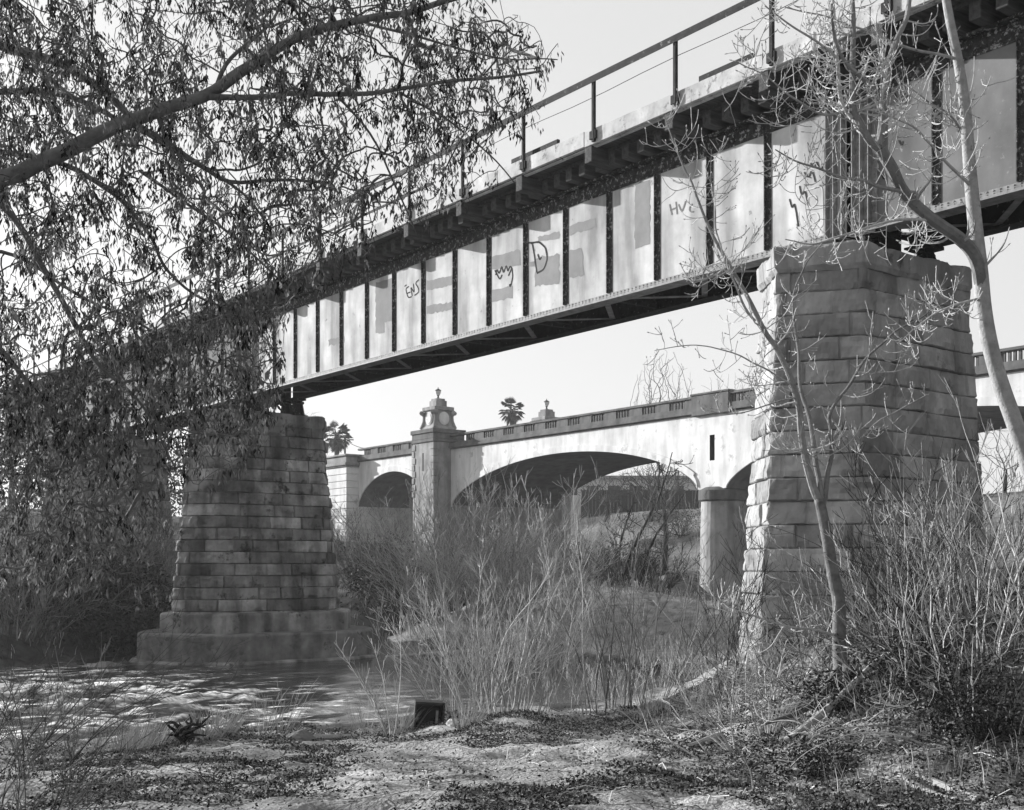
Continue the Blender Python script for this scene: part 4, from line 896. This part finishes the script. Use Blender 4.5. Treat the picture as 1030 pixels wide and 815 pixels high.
far_bush(385, 68, 90, 5.5, 'bush on the bank below the small left arch', M['twig_mid'], .9, 2.0)
far_bush(120, 47, 90, 5.0, 'bush with arching stems in front of the hidden dark pier', M['twig_mid'], .9, 1.6, (.3, 0))
far_bush(60, 44, 80, 4.2, 'low bush on the far bank at left', M['twig_mid'], 1.0, 1.6)
far_bush(540, 70, 70, 4.5, 'small bush beside the pale wall under the main arch', M['twig_mid'], .8, 1.4)
far_bush(540, 46, 70, 4.2, 'pale bush growing on the left end of the sandy mound', M['twig_pale'], .6, 1.6, (0, 0), .15, .016, .0065)
far_bush(505, 50, 30, 3.2, 'pale bush in the water just left of the sandy mound', M['twig_mid'], .6, 1.4, (0, 0), .15, .016, .0065)
far_bush(640, 54, 45, 3.6, 'thin bush behind the sandy mound', M['twig_dark'], .7, 1.2)
far_bush(585, 60, 45, 4.0, 'thin bush under the crown of the main arch', M['twig_mid'], .6, 1.2)
far_bush(10, 38, 60, 4.0, 'bush on the far bank at the left edge', M['twig_mid'], 1.0, 1.4)
# dark leafy shrubs
def leafy(label, base, R, H, nl, rng, group, m='leaf_dark', size=.16):
    root = thing('leafy_shrub', label, 'shrub', base, 0, group); b = MB()
    for _ in range(14):
        a = rng.uniform(0, 2*PI); whip(b, (0, 0, -.1), (math.cos(a)*.7, math.sin(a)*.7, 1), H*.8, .03, rng, (0, 0, .1), 5, .4, rmin=.008)
    b.build('stem', M['twig_dark'], root); b = MB()
    cl = [(rng.normal(0, R*.5), rng.normal(0, R*.5), rng.uniform(.15, 1)*H*.8, rng.uniform(.3, .6)*R) for _ in range(24)]
    for _ in range(nl):
        x, y, z, r = cl[rng.integers(len(cl))]; v = rng.normal(0, 1, 3); v /= np.linalg.norm(v); p = np.array([x, y, z])+v*r*rng.uniform(.5, 1)**.5
        if p[2] < 0: continue
        leafquad(b, p, v+rng.normal(0, .6, 3)+np.array([0, 0, -.3]), size*rng.uniform(.6, 1.4), size*.5, rng, rng.uniform(0, 1))
    b.build('foliage', M[m], root)
EG = 'dark evergreen shrubs on the far bank'
for px, Y, R, H, lb in ((400,60,2.2,3.4,'dark evergreen shrub at the far water edge right of the river pier'),(370,65,2.4,3.2,'dark evergreen shrub behind the right side of the river pier'),(75,42,1.8,3.0,'dark evergreen shrub on the far bank at left'),(435,58,1.6,2.2,'low dark evergreen shrub beside the big willow bush'),(125,43,1.5,2.6,'dark evergreen shrub left of the river pier footing'),(618,92,2.6,3.2,'dark shrub behind the rubble blocks seen under the main arch'),(676,88,2.4,3.0,'dark shrub beside the round pier seen under the main arch'),(592,116,2.6,3.0,'far dark shrub at the left end of the board fence'),(640,112,3.0,2.6,'far dark shrub before the middle of the board fence'),(684,118,2.6,3.2,'far dark shrub at the right end of the board fence'),(95,39,1.3,1.6,'low dark evergreen shrub at the rapids edge on the left bank'),(35,40,1.5,2.0,'dark evergreen shrub at the left edge above the rapids'),(150,40.5,1.0,1.4,'small dark evergreen shrub touching the left side of the pier footing')):
    leafy(lb, G((px-CX)/F*Y, Y), R, H, 2600, rng, EG)
for px, Y, R, H, lb in ((905,13.2,.55,.5,'dark leafy ivy patch under the young tree on the right bank'),(960,12.0,.6,.5,'dark leafy ivy patch low on the bank at lower right'),(850,13.4,.4,.35,'small dark ivy patch at the young tree roots'),(820,11.6,.5,.22,'flat dark ivy patch on the ground at lower right'),(990,11.2,.5,.45,'dark leafy ivy patch at the lower right edge')):
    leafy(lb, at_ground(px, Y), R, H, 1500, rng, 'dark ivy patches on the right bank', size=.05)
for px, Y, H, ln, lb in ((965,11.6,1.5,(-.5,0),'pale arching cane clump low on the right bank'),(735,13.6,1.6,(-.6,0),'arching cane clump sweeping left from the foot of the right bank')):
    shrub('cane_clump', lb, 'shrub', at_ground(px, Y), 9, H, 1.0, M['twig_pale'], rng, r0=.011, side=5, sl=.4, lean=ln, group='arching canes on the right bank', brad=.3, rmin=.0028, bend=-1.0, twist=.25)
# ---------------------------------------------------------------- things beyond the road bridge
def palm(label, loc, H, R):
    root = thing('fan_palm', label, 'palm tree', loc, 0, 'fan palms beyond the road bridge'); b = MB()
    zz = np.linspace(-.3, H, 14); b.tube(np.stack([.2*np.sin(zz*.2), 0*zz, zz], 1), np.interp(zz, [-.3, 1, H], [.5, .34, .26]), 9); b.build('trunk', M['bark_mid'], root)
    b = MB(); top = np.array([.2*math.sin(H*.2), 0, H])
    for i in range(46):
        a = rng.uniform(0, 2*PI); el = rng.uniform(-1.2, 1.35); d = np.array([math.cos(a)*math.cos(el), math.sin(a)*math.cos(el), math.sin(el)]); st = top+np.array([0, 0, .1])
        e = st+d*R*.55; b.tube([st, e], [.035, .02], 4, .3)
        u = np.cross(d, [0, 0, 1.]); u /= np.linalg.norm(u)+1e-6; w = np.cross(u, d)
        for k in np.linspace(-1.25, 1.25, 11):
            f = d*math.cos(k)+u*math.sin(k); L = R*.5*(1-.15*abs(k)); m_ = e+f*L*.6; t_ = e+f*L+np.array([0, 0, -.22*R*abs(math.cos(el))*.6]); s_ = np.cross(f, w); s_ /= np.linalg.norm(s_)
            b.add([e, m_+s_*.05*R*.6, t_, m_-s_*.05*R*.6], [(0, 1, 2), (0, 2, 3)], rng.uniform(.2, .8))
    for i in range(120):     # dry skirt
        a = rng.uniform(0, 2*PI); o = top+np.array([math.cos(a)*.25, math.sin(a)*.25, -rng.uniform(0, 1.2)]); leafquad(b, o, np.array([math.cos(a)*.5, math.sin(a)*.5, -1]), .9, .16, rng, .5)
    b.build('crown', M['palm_leaf'], root)
def palm_at(px, ytop, Y, lb, R):
    x = (px-CX)/F*Y; g = gz(x, Y); zt = (HY-ytop)/F*Y; palm(lb, np.array([x, Y, g]), zt-g-R*.8, R)
palm_at(514, 402, 150, 'fan palm rising behind the road bridge between the two lantern towers', 1.75)
palm_at(337, 426, 140, 'fan palm above the road bridge abutment right of the river pier', 1.9)
def bare_tree(name, label, base, H, R, na, rng, m, group, rt_=.012, rm=.28, zf=.35, bf=.55):
    root = thing(name, label, 'tree', base, 0, group); att = []
    while len(att) < na:
        v = rng.uniform(-1, 1, 3)
        if v.dot(v) < 1 and rng.uniform() < .3+.7*math.sqrt(v.dot(v)): att.append((v[0]*R, v[1]*R, H*(zf+(1-zf)*.5)+v[2]*H*(1-zf)*.5))
    zz = np.linspace(-.3, H*zf*.9, 8); tr = np.stack([.15*np.sin(zz*.5), .1*np.cos(zz*.4), zz], 1); b = MB(); b.tube(tr, np.linspace(rm, rm*.6, 8), 8); b.build('trunk', m, root)
    pos, par, ns = mst(tr[4:], np.array(att), bf); b = MB(); draw_mst(b, pos, par, ns, rt_, rm*.55, .42, rng, sag=-.03, jit=.07); b.build('crown', m, root)
TG = 'leafless trees beyond the road bridge'
def tree_at(px, ytop, Y, R, na, lb, m='twig_mid', rt_=.0095):
    x = (px-CX)/F*Y; g = gz(x, Y); H = (HY-ytop)/F*Y-g; bare_tree('leafless_tree', lb, np.array([x, Y, g]), H, R, na, rng, M[m], TG, rt_=rt_)
tree_at(668, 350, 105, 3.2, 900, 'leafless tree rising above the road bridge parapet left of the near pier')
tree_at(730, 372, 118, 3.5, 500, 'leafless tree behind the road bridge next to the near pier')
tree_at(655, 466, 128, 4.2, 700, 'leafless tree seen under the main arch in front of the low building', 'twig_dark', .014)
tree_at(610, 474, 135, 3.5, 500, 'thin leafless tree under the main arch left of the other one', 'twig_dark', .014)
tree_at(700, 455, 132, 4.0, 260, 'leafless tree seen under the main arch beside the round pier')
tree_at(300, 405, 120, 4.0, 380, 'leafless tree just above the coping of the river pier')
tree_at(230, 440, 125, 5.0, 300, 'leafless tree behind the river pier at left')
tree_at(90, 400, 100, 6.0, 420, 'tall leafless tree on the far left bank behind the hanging branches')
tree_at(10, 380, 90, 6.0, 420, 'leafless tree at the far left edge behind the hanging branches')
tree_at(1010, 400, 120, 6.0, 300, 'leafless tree at far right behind the near pier')
# drooping dark stems of a leaning tree under the arch
lb_ = G((612-CX)/F*52, 52); root = thing('leaning_sapling', 'dark leaning multi-stemmed tree behind the sandy mound under the main arch', 'tree', lb_); b = MB()
for px in ([(622,600),(632,560),(650,525),(668,490),(676,455)], [(640,590),(650,555),(672,520),(690,495)], [(618,590),(622,550),(634,515),(640,490)]):
    q = np.array([P(x, y, 52) for x, y in px])-lb_; q[0][2] = 0; candelabra(b, q, .09, .02, rng, 14, 1.6, .014, (.2, .6))
b.build('stem', M['twig_dark'], root)
# low building and fence beyond
def low_building():
    Y = 165.0; x0, x1 = (560-CX)/F*Y, (700-CX)/F*Y; g = 4.5
    root = thing('low_building', 'long low flat-roofed building seen far off under the main arch', 'building', (x0, Y, g))
    z1 = (HY-482)/F*Y-g; L = x1-x0; b = MB(); b.box(0, L, 0, 12, -1, z1); b.build('wall', M['building'], root)
    b = MB(); b.box(-.3, L+.3, -.35, 12.3, z1+.002, z1+.45); b.build('roof', M['concrete'], root)
    b = MB(); b.box(0, 1.6, -.03, .05, z1-2.2, z1-.9); wn = b.build('window', M['opening_shade'], root)
    for k in range(6):
        o = wn if k == 0 else clone(wn, root); o.location = (1.2+k*2.9, 0, 0)
low_building()
Y = 142.0; x0, x1 = (585-CX)/F*Y, (730-CX)/F*Y
b = MB(); z0 = 3.0; z1 = (HY-493)/F*Y
n = int((x1-x0)/.42)
for i in range(n): b.box(x0+i*.42, x0+i*.42+.40, Y, Y+.05, z0, z1+random.uniform(-.05, .05))
for i in range(0, n, 6): b.box(x0+i*.42-.07, x0+i*.42+.07, Y+.055, Y+.2, z0, z1+.1)
o = b.build('board_fence', M['steel_dark'], None, origin=(x0, Y, z0)); tag(o, 'dark board fence along the levee in front of the low building', 'fence')
# leafy mass far behind at left and right closing the view
for px, Y, R, H, lb in ((150,120,6,8,'dark tree mass on the far left bank between the hidden pier and the river pier'),(40,105,7,9,'dark tree mass at the far left edge behind the railway bridge'),(880,110,7,8,'dark tree mass behind the near pier')):
    leafy(lb, G((px-CX)/F*Y, Y), R, H, 3200, rng, 'distant dark trees', size=.5)
# pole with wire
px, Y = 347, 125; pb = G((px-CX)/F*Y, Y); root = thing('utility_pole', 'thin utility pole with a drooping wire beside the fan palm at left', 'pole', pb); top = P(347, 443, Y)-pb
b = MB(); b.tube([(0, 0, -.3), tuple(top+[0, 0, .3])], [.13, .09], 8); b.bar(tuple(top+[-.9, 0, .05]), tuple(top+[.9, 0, .05]), .1, .1); b.build('pole', M['steel_dark'], root)
e = P(381, 451, 112)-pb; u = np.linspace(0, 1, 12)[:, None]; b = MB(); w_ = top*(1-u)+e*u; w_[:, 2] -= 1.0*np.sin(PI*u[:, 0])*.35; b.tube(w_, .03, 4); b.build('wire', M['steel_dark'], root)
b = MB(); c = w_[-2]; b.bevel_box(c[0]-.5, c[0]+.5, c[1]-.15, c[1]+.15, c[2]-.3, c[2]-.02, .05); b.build('splice_box', M['steel_dark'], root)
# ---------------------------------------------------------------- small things on the shore
def rock(name, label, base, sx, sy, sz, rng, m, group=None):
    n1, n2 = 18, 11; V = []
    for i in range(n2):
        th = PI*i/(n2-1)
        for j in range(n1):
            ph = 2*PI*j/n1; d = np.array([math.sin(th)*math.cos(ph), math.sin(th)*math.sin(ph), math.cos(th)]); V.append(d)
    V = np.array(V); k = rng.uniform(0, 50); r = 1+.5*fbm(V[:, 0]*1.4+k, V[:, 1]*1.4, V[:, 2]*1.4, 3, 3)+.15*fbm(V[:, 0]*5+k, V[:, 1]*5, V[:, 2]*5, 4, 2)
    V = V*r[:, None]*np.array([sx, sy, sz]); b = MB(); b.add(V, [(i*n1+j, (i+1)*n1+j, (i+1)*n1+(j+1) % n1, i*n1+(j+1) % n1) for i in range(n2-1) for j in range(n1)])
    o = b.build(name, m, None, origin=(0, 0, 0)); o.location = [float(x) for x in base]; return tag(o, label, 'rock', group)
rng = np.random.default_rng(77)
# black open box
cb_ = at_ground(430, 20.6, -.05); root = thing('open_box', 'black open-fronted box half sunk in the shore beside the willow thicket', 'box', cb_, .12)
root.rotation_euler = (.05, .07, .16)
w, h, dp, tk = .24, .46, .34, .018
b = MB(); b.box(-w, w, dp/2-tk, dp/2, 0, h); b.box(-w, -w+tk, -dp/2, dp/2-tk-.001, 0, h); b.box(w-tk, w, -dp/2, dp/2-tk-.001, 0, h); b.box(-w+tk+.001, w-tk-.001, -dp/2, dp/2-tk-.001, h-tk, h); b.box(-w+tk+.001, w-tk-.001, -dp/2, dp/2-tk-.001, 0, tk); b.build('casing', M['crate_metal'], root)
b = MB(); b.box(.11, .15, -dp/2+.02, -dp/2+.05, tk+.002, .33); b.build('upright_slat', M['steel_pale'], root)
b = MB(); b.box(-w-.012, w+.012, -dp/2-.014, -dp/2-.001, h-.03, h+.012); b.box(-w-.012, -w+.02, -dp/2-.014, -dp/2-.001, 0, h-.031); b.box(w-.02, w+.012, -dp/2-.014, -dp/2-.001, 0, h-.031); b.build('front_rim', M['crate_metal'], root)
rock('pale_stone', 'small white stone lying just right of the black box', at_ground(456, 19.9, .04), .1, .08, .09, rng, M['white_wall'])
for k, (px, Y, s_, lb) in enumerate(((120,34.5,.5,'boulder beside the left end of the pier footing'),(108,35.3,.7,'larger boulder at the left end of the pier footing'),(95,34.2,.4,'small boulder left of the pier footing at the water'),(665,20.5,.14,'small rock on the shore right of the willow clumps'),(300,18.2,.16,'dark rock beside the pale driftwood'),(588,66,2.3,'dark rubble block at the left end of the rocks behind the sandy mound'),(606,70,3.0,'big dark rubble block left of centre behind the sandy mound'),(628,68,2.4,'dark rubble block in the middle behind the sandy mound'),(648,71,3.0,'big dark rubble block right of centre behind the sandy mound'),(670,69,2.5,'dark rubble block next to the round bridge pier'),(640,84,2.2,'pale rubble mound farther back under the arch'),(575,84,1.0,'dark ledge of rubble at the foot of the arch wall'))):
    rock('boulder', lb, at_ground(px, Y, s_*.15), s_*1.3, s_, s_*.8, rng, M['rock'], 'boulders along the river')
def log(label, pts, r, m, knots=3):
    p = np.array(pts); o = p[0].copy(); q = smooth_line(p, 2); b = MB(); b.tube(q-o, r*(1+.2*fbm(np.arange(len(q))*.4, 0, 0, 8, 2)), 8)
    for _ in range(knots):
        i = rng.integers(1, len(q)-1); d = rng.normal(0, 1, 3); d[2] = abs(d[2]); d /= np.linalg.norm(d); b.tube([q[i]-o, q[i]-o+d*r*3.5], [r*.5, r*.3], 6)
    g = b.build('driftwood_log', m, None); g.location = [float(x) for x in o]; return tag(g, label, 'driftwood', 'driftwood on the shore')
log('pale driftwood stick lying on the shore left of the black box', [at_ground(297, 18.5, .06), at_ground(325, 18.8, .05), at_ground(358, 19.2, .05)], .045, M['driftwood'])
log('long pale pole stranded across the river behind the willow thicket', [P(388, 661, 38.8), P(440, 657, 39.5), P(512, 651, 41.5)], .05, M['driftwood'])
log('pale half-buried log in the lower right corner', [at_ground(905, 11.0, -.03), at_ground(940, 10.5, .0), at_ground(985, 9.9, .0)], .045, M['driftwood'], 0)
log('second pale log beside the half-buried one at lower right', [at_ground(905, 10.7, .02), at_ground(930, 10.3, .03), at_ground(962, 9.9, .02)], .03, M['driftwood'], 0)
log('crooked branch fallen at the foot of the young tree', [at_ground(790, 13.2, .05), at_ground(830, 13.1, .2), at_ground(870, 13.4, .3), at_ground(900, 13.6, .25)], .035, M['driftwood'], 5)
log('flat pale plank-like log on the sand right of the willow clumps', [at_ground(690, 14.5, .01), at_ground(725, 14.9, .02)], .06, M['driftwood'], 0)
# stump
sb = at_ground(186, 17.6); root = thing('root_stump', 'dark jagged root stump sticking up at the near shore on the left', 'stump', sb); b = MB()
for k in range(16):
    a = rng.uniform(0, 2*PI); l = rng.uniform(.15, .5); w_ = rng.uniform(.3, 1.0)
    b.tube(smooth_line([(0, 0, -.05), (math.cos(a)*.12*w_, math.sin(a)*.12*w_, l*.5), (math.cos(a)*.3*w_, math.sin(a)*.3*w_, l*.7), (math.cos(a+.6)*.42*w_, math.sin(a+.6)*.42*w_, l*rng.uniform(.5, 1.2))], 1), np.linspace(.055, .008, 8), 6)
b.build('root', M['twig_dark'], root)
# dry grass tufts
GG = 'dry grass tufts on the near shore'
tuft_pl = [(110,17.0,'dry grass tuft at the left end of the shore'),(132,16.4,'dry grass tuft left of the root stump'),(150,17.6,'dry grass tuft by the rapids left of the root stump'),(205,17.9,'dry grass tuft right beside the root stump'),(222,18.3,'dry grass tuft a step right of the root stump'),(265,18.9,'tall reed tuft on the shore before the pier footing'),(285,19.0,'reed tuft beside the tall one before the pier footing'),(370,19.8,'reed tuft left of the small forked sapling'),(655,20.2,'dry grass tuft right of the open willow clump'),(404,20.6,'dry grass tuft near the left side of the black box'),(470,19.6,'dry grass tuft right of the white stone'),(700,18.6,'dry grass tuft at the foot of the right bank'),(775,14.2,'dry grass tuft on the bank left of the young tree roots')]
for px, Y, lb in tuft_pl:
    o0 = at_ground(px, Y); b = MB(); H = .75 if 'tuft at' in lb or 'dry' in lb else 1.2
    for _ in range(90 if 'dry' in lb else 26):
        a = rng.uniform(0, 2*PI); q = rng.uniform(0, .22); o = np.array([math.cos(a)*q, math.sin(a)*q, -.03]); l = H*rng.uniform(.4, 1); d = np.array([math.cos(a)*.5+.2, math.sin(a)*.5, 1]); e = o+d*l*.6; t_ = e+np.array([d[0]*.5, d[1]*.5, .3])*l*.4
        b.tube([o, e, t_], [.004, .0035, .0015], 3, rng.uniform(0, 1), cap=False)
    tag(b.build('grass_tuft', M['grass'], None, origin=(0, 0, 0)), lb, 'grass tuft', GG).location = [float(x) for x in o0]
# leaf litter and low weeds on the foreground, uncountable
b = MB(); cnt = 0
xs = rng.uniform(-8, 8, 420000); ys = 8.5+13.5*rng.uniform(0, 1, 420000)**1.3
keep = rng.uniform(0, 1, len(xs)) < np.clip((fbm(xs*.75, ys*1.0, 0, 55, 5)+.24*sstep(0, 4, xs)-.06*sstep(15, 20, ys)+.09)/.16, .05, 1)
xs, ys = xs[keep], ys[keep]; zs = terrain(xs, ys); ok = (zs > WL+.12) & (np.abs(xs) < ys*.46)
xs, ys, zs = xs[ok][:120000], ys[ok][:120000], zs[ok][:120000]
for x, y, z in zip(xs, ys, zs):
    p = np.array([x, y, z+rng.uniform(.0, .05)]); d = rng.normal(0, 1, 3); d[2] = abs(d[2])*.5
    leafquad(b, p, d, rng.uniform(.015, .055), rng.uniform(.01, .03), rng, rng.uniform()**1.8 if rng.uniform() < .82 else 1.0)
tag(b.build('leaf_litter', M['litter'], None), kind='stuff')
# fallen twigs
b = MB()
for _ in range(900):
    px = rng.uniform(60, 1010); Y = rng.uniform(9.5, 19); x = (px-CX)/F*Y; z = gz(x, Y)
    if z < WL+.1: continue
    a = rng.uniform(0, 2*PI); l = rng.uniform(.1, .55); p = np.array([x, Y, z+.02]); d = np.array([math.cos(a), math.sin(a), 0])*l; m_ = p+d*.5; m_[2] = gz(m_[0], m_[1])+rng.uniform(.01, .06); e = p+d; e[2] = gz(e[0], e[1])+.02
    b.tube([p, m_, e], [.005, .005, .003], 3, rng.uniform(), cap=False)
tag(b.build('fallen_twigs', M['twig_pale'], None), kind='stuff')
# low dry weeds over the banks and the mound
b = MB(); xs = np.concatenate([rng.uniform(-6, 14, 16000), rng.uniform(-30, 0, 7000), rng.uniform(2, 9, 5000)]); ys = np.concatenate([rng.uniform(26, 60, 16000), rng.uniform(34, 75, 7000), rng.uniform(10, 20, 5000)])
zs = terrain(xs, ys); ok = (zs > WL+.1) & (fbm(xs*.3, ys*.3, 0, 66, 3) > -.02) & ~((np.hypot(xs-5, (ys-46)*.9) < 8.0) & (rng.uniform(0, 1, len(xs)) < .0)); 
for x, y, z in zip(xs[ok], ys[ok], zs[ok]):
    h = rng.uniform(.12, .4)*(1 if y > 22 else .8); a = rng.uniform(0, 2*PI); q = .35*h; w_ = .004 if y < 22 else .011
    b.tube([(x, y, z-.02), (x+q*math.cos(a)*.4, y+q*math.sin(a)*.4, z+h*.6), (x+q*math.cos(a), y+q*math.sin(a), z+h)], [w_, w_*.8, w_*.5], 3, rng.uniform(), cap=False)
tag(b.build('dry_weeds', M['twig_pale'], None), kind='stuff')
# ---------------------------------------------------------------- haze
HAZE = 0.00035
b = MB(); b.box(-345, 345, -75, 436, -5.5, 30)
hm = bpy.data.materials.new('haze_air'); hm.use_nodes = True; nt = hm.node_tree; nt.nodes.clear()
ou = nt.nodes.new('ShaderNodeOutputMaterial'); pv = nt.nodes.new('ShaderNodeVolumePrincipled'); pv.inputs['Color'].default_value = (.95, .95, .95, 1); pv.inputs['Density'].default_value = HAZE; pv.inputs['Anisotropy'].default_value = .2
nt.links.new(pv.outputs[0], ou.inputs['Volume'])
hz = b.build('haze', hm, None); tag(hz, kind='stuff')
# ---------------------------------------------------------------- light
sd = np.array([-.85, .52]); sd /= np.linalg.norm(sd); EL = math.radians(16.5)
S = Vector((sd[0]*math.cos(EL), sd[1]*math.cos(EL), math.sin(EL)))
sun = bpy.data.lights.new('sun', 'SUN'); sun.energy = 5.0; sun.angle = math.radians(.6); sun.color = (1, 1, 1)
so = bpy.data.objects.new('sun', sun); C.objects.link(so); so.rotation_euler = S.to_track_quat('Z', 'Y').to_euler(); so.location = (-40, 25, 40)
w = bpy.data.worlds.new('World'); bpy.context.scene.world = w; w.use_nodes = True; nt = w.node_tree; bg = nt.nodes['Background']
sk = nt.nodes.new('ShaderNodeTexSky'); sk.sky_type = 'NISHITA'; sk.sun_disc = False; sk.sun_elevation = EL; sk.sun_rotation = math.atan2(sd[0], sd[1]) % (2*PI); sk.dust_density = 3.0; sk.air_density = 1.0
bw = nt.nodes.new('ShaderNodeRGBToBW'); nt.links.new(sk.outputs[0], bw.inputs[0]); ma = nt.nodes.new('ShaderNodeMath'); ma.operation = 'MULTIPLY_ADD'; ma.inputs[1].default_value = .35; ma.inputs[2].default_value = 3.1; nt.links.new(bw.outputs[0], ma.inputs[0]); nt.links.new(ma.outputs[0], bg.inputs['Color']); bg.inputs['Strength'].default_value = .093
# ---------------------------------------------------------------- camera and output
cam = bpy.data.cameras.new('camera'); co = bpy.data.objects.new('camera', cam); C.objects.link(co); co.location = (0, 0, 0); co.rotation_euler = (PI/2, 0, 0)
cam.sensor_width = 36; cam.lens = F/1030*36; cam.shift_y = (HY-407.5)/1030; cam.clip_start = .1; cam.clip_end = 3000
sc = bpy.context.scene; sc.camera = co
sc.view_settings.view_transform = 'Standard'; sc.view_settings.look = 'None'; sc.view_settings.exposure = 1.1; sc.view_settings.gamma = 1
sc.render.engine = 'CYCLES'
try:
    sc.cycles.use_denoising = True; sc.cycles.max_bounces = 6; sc.cycles.volume_bounces = 1; sc.cycles.use_adaptive_sampling = True
except Exception: pass
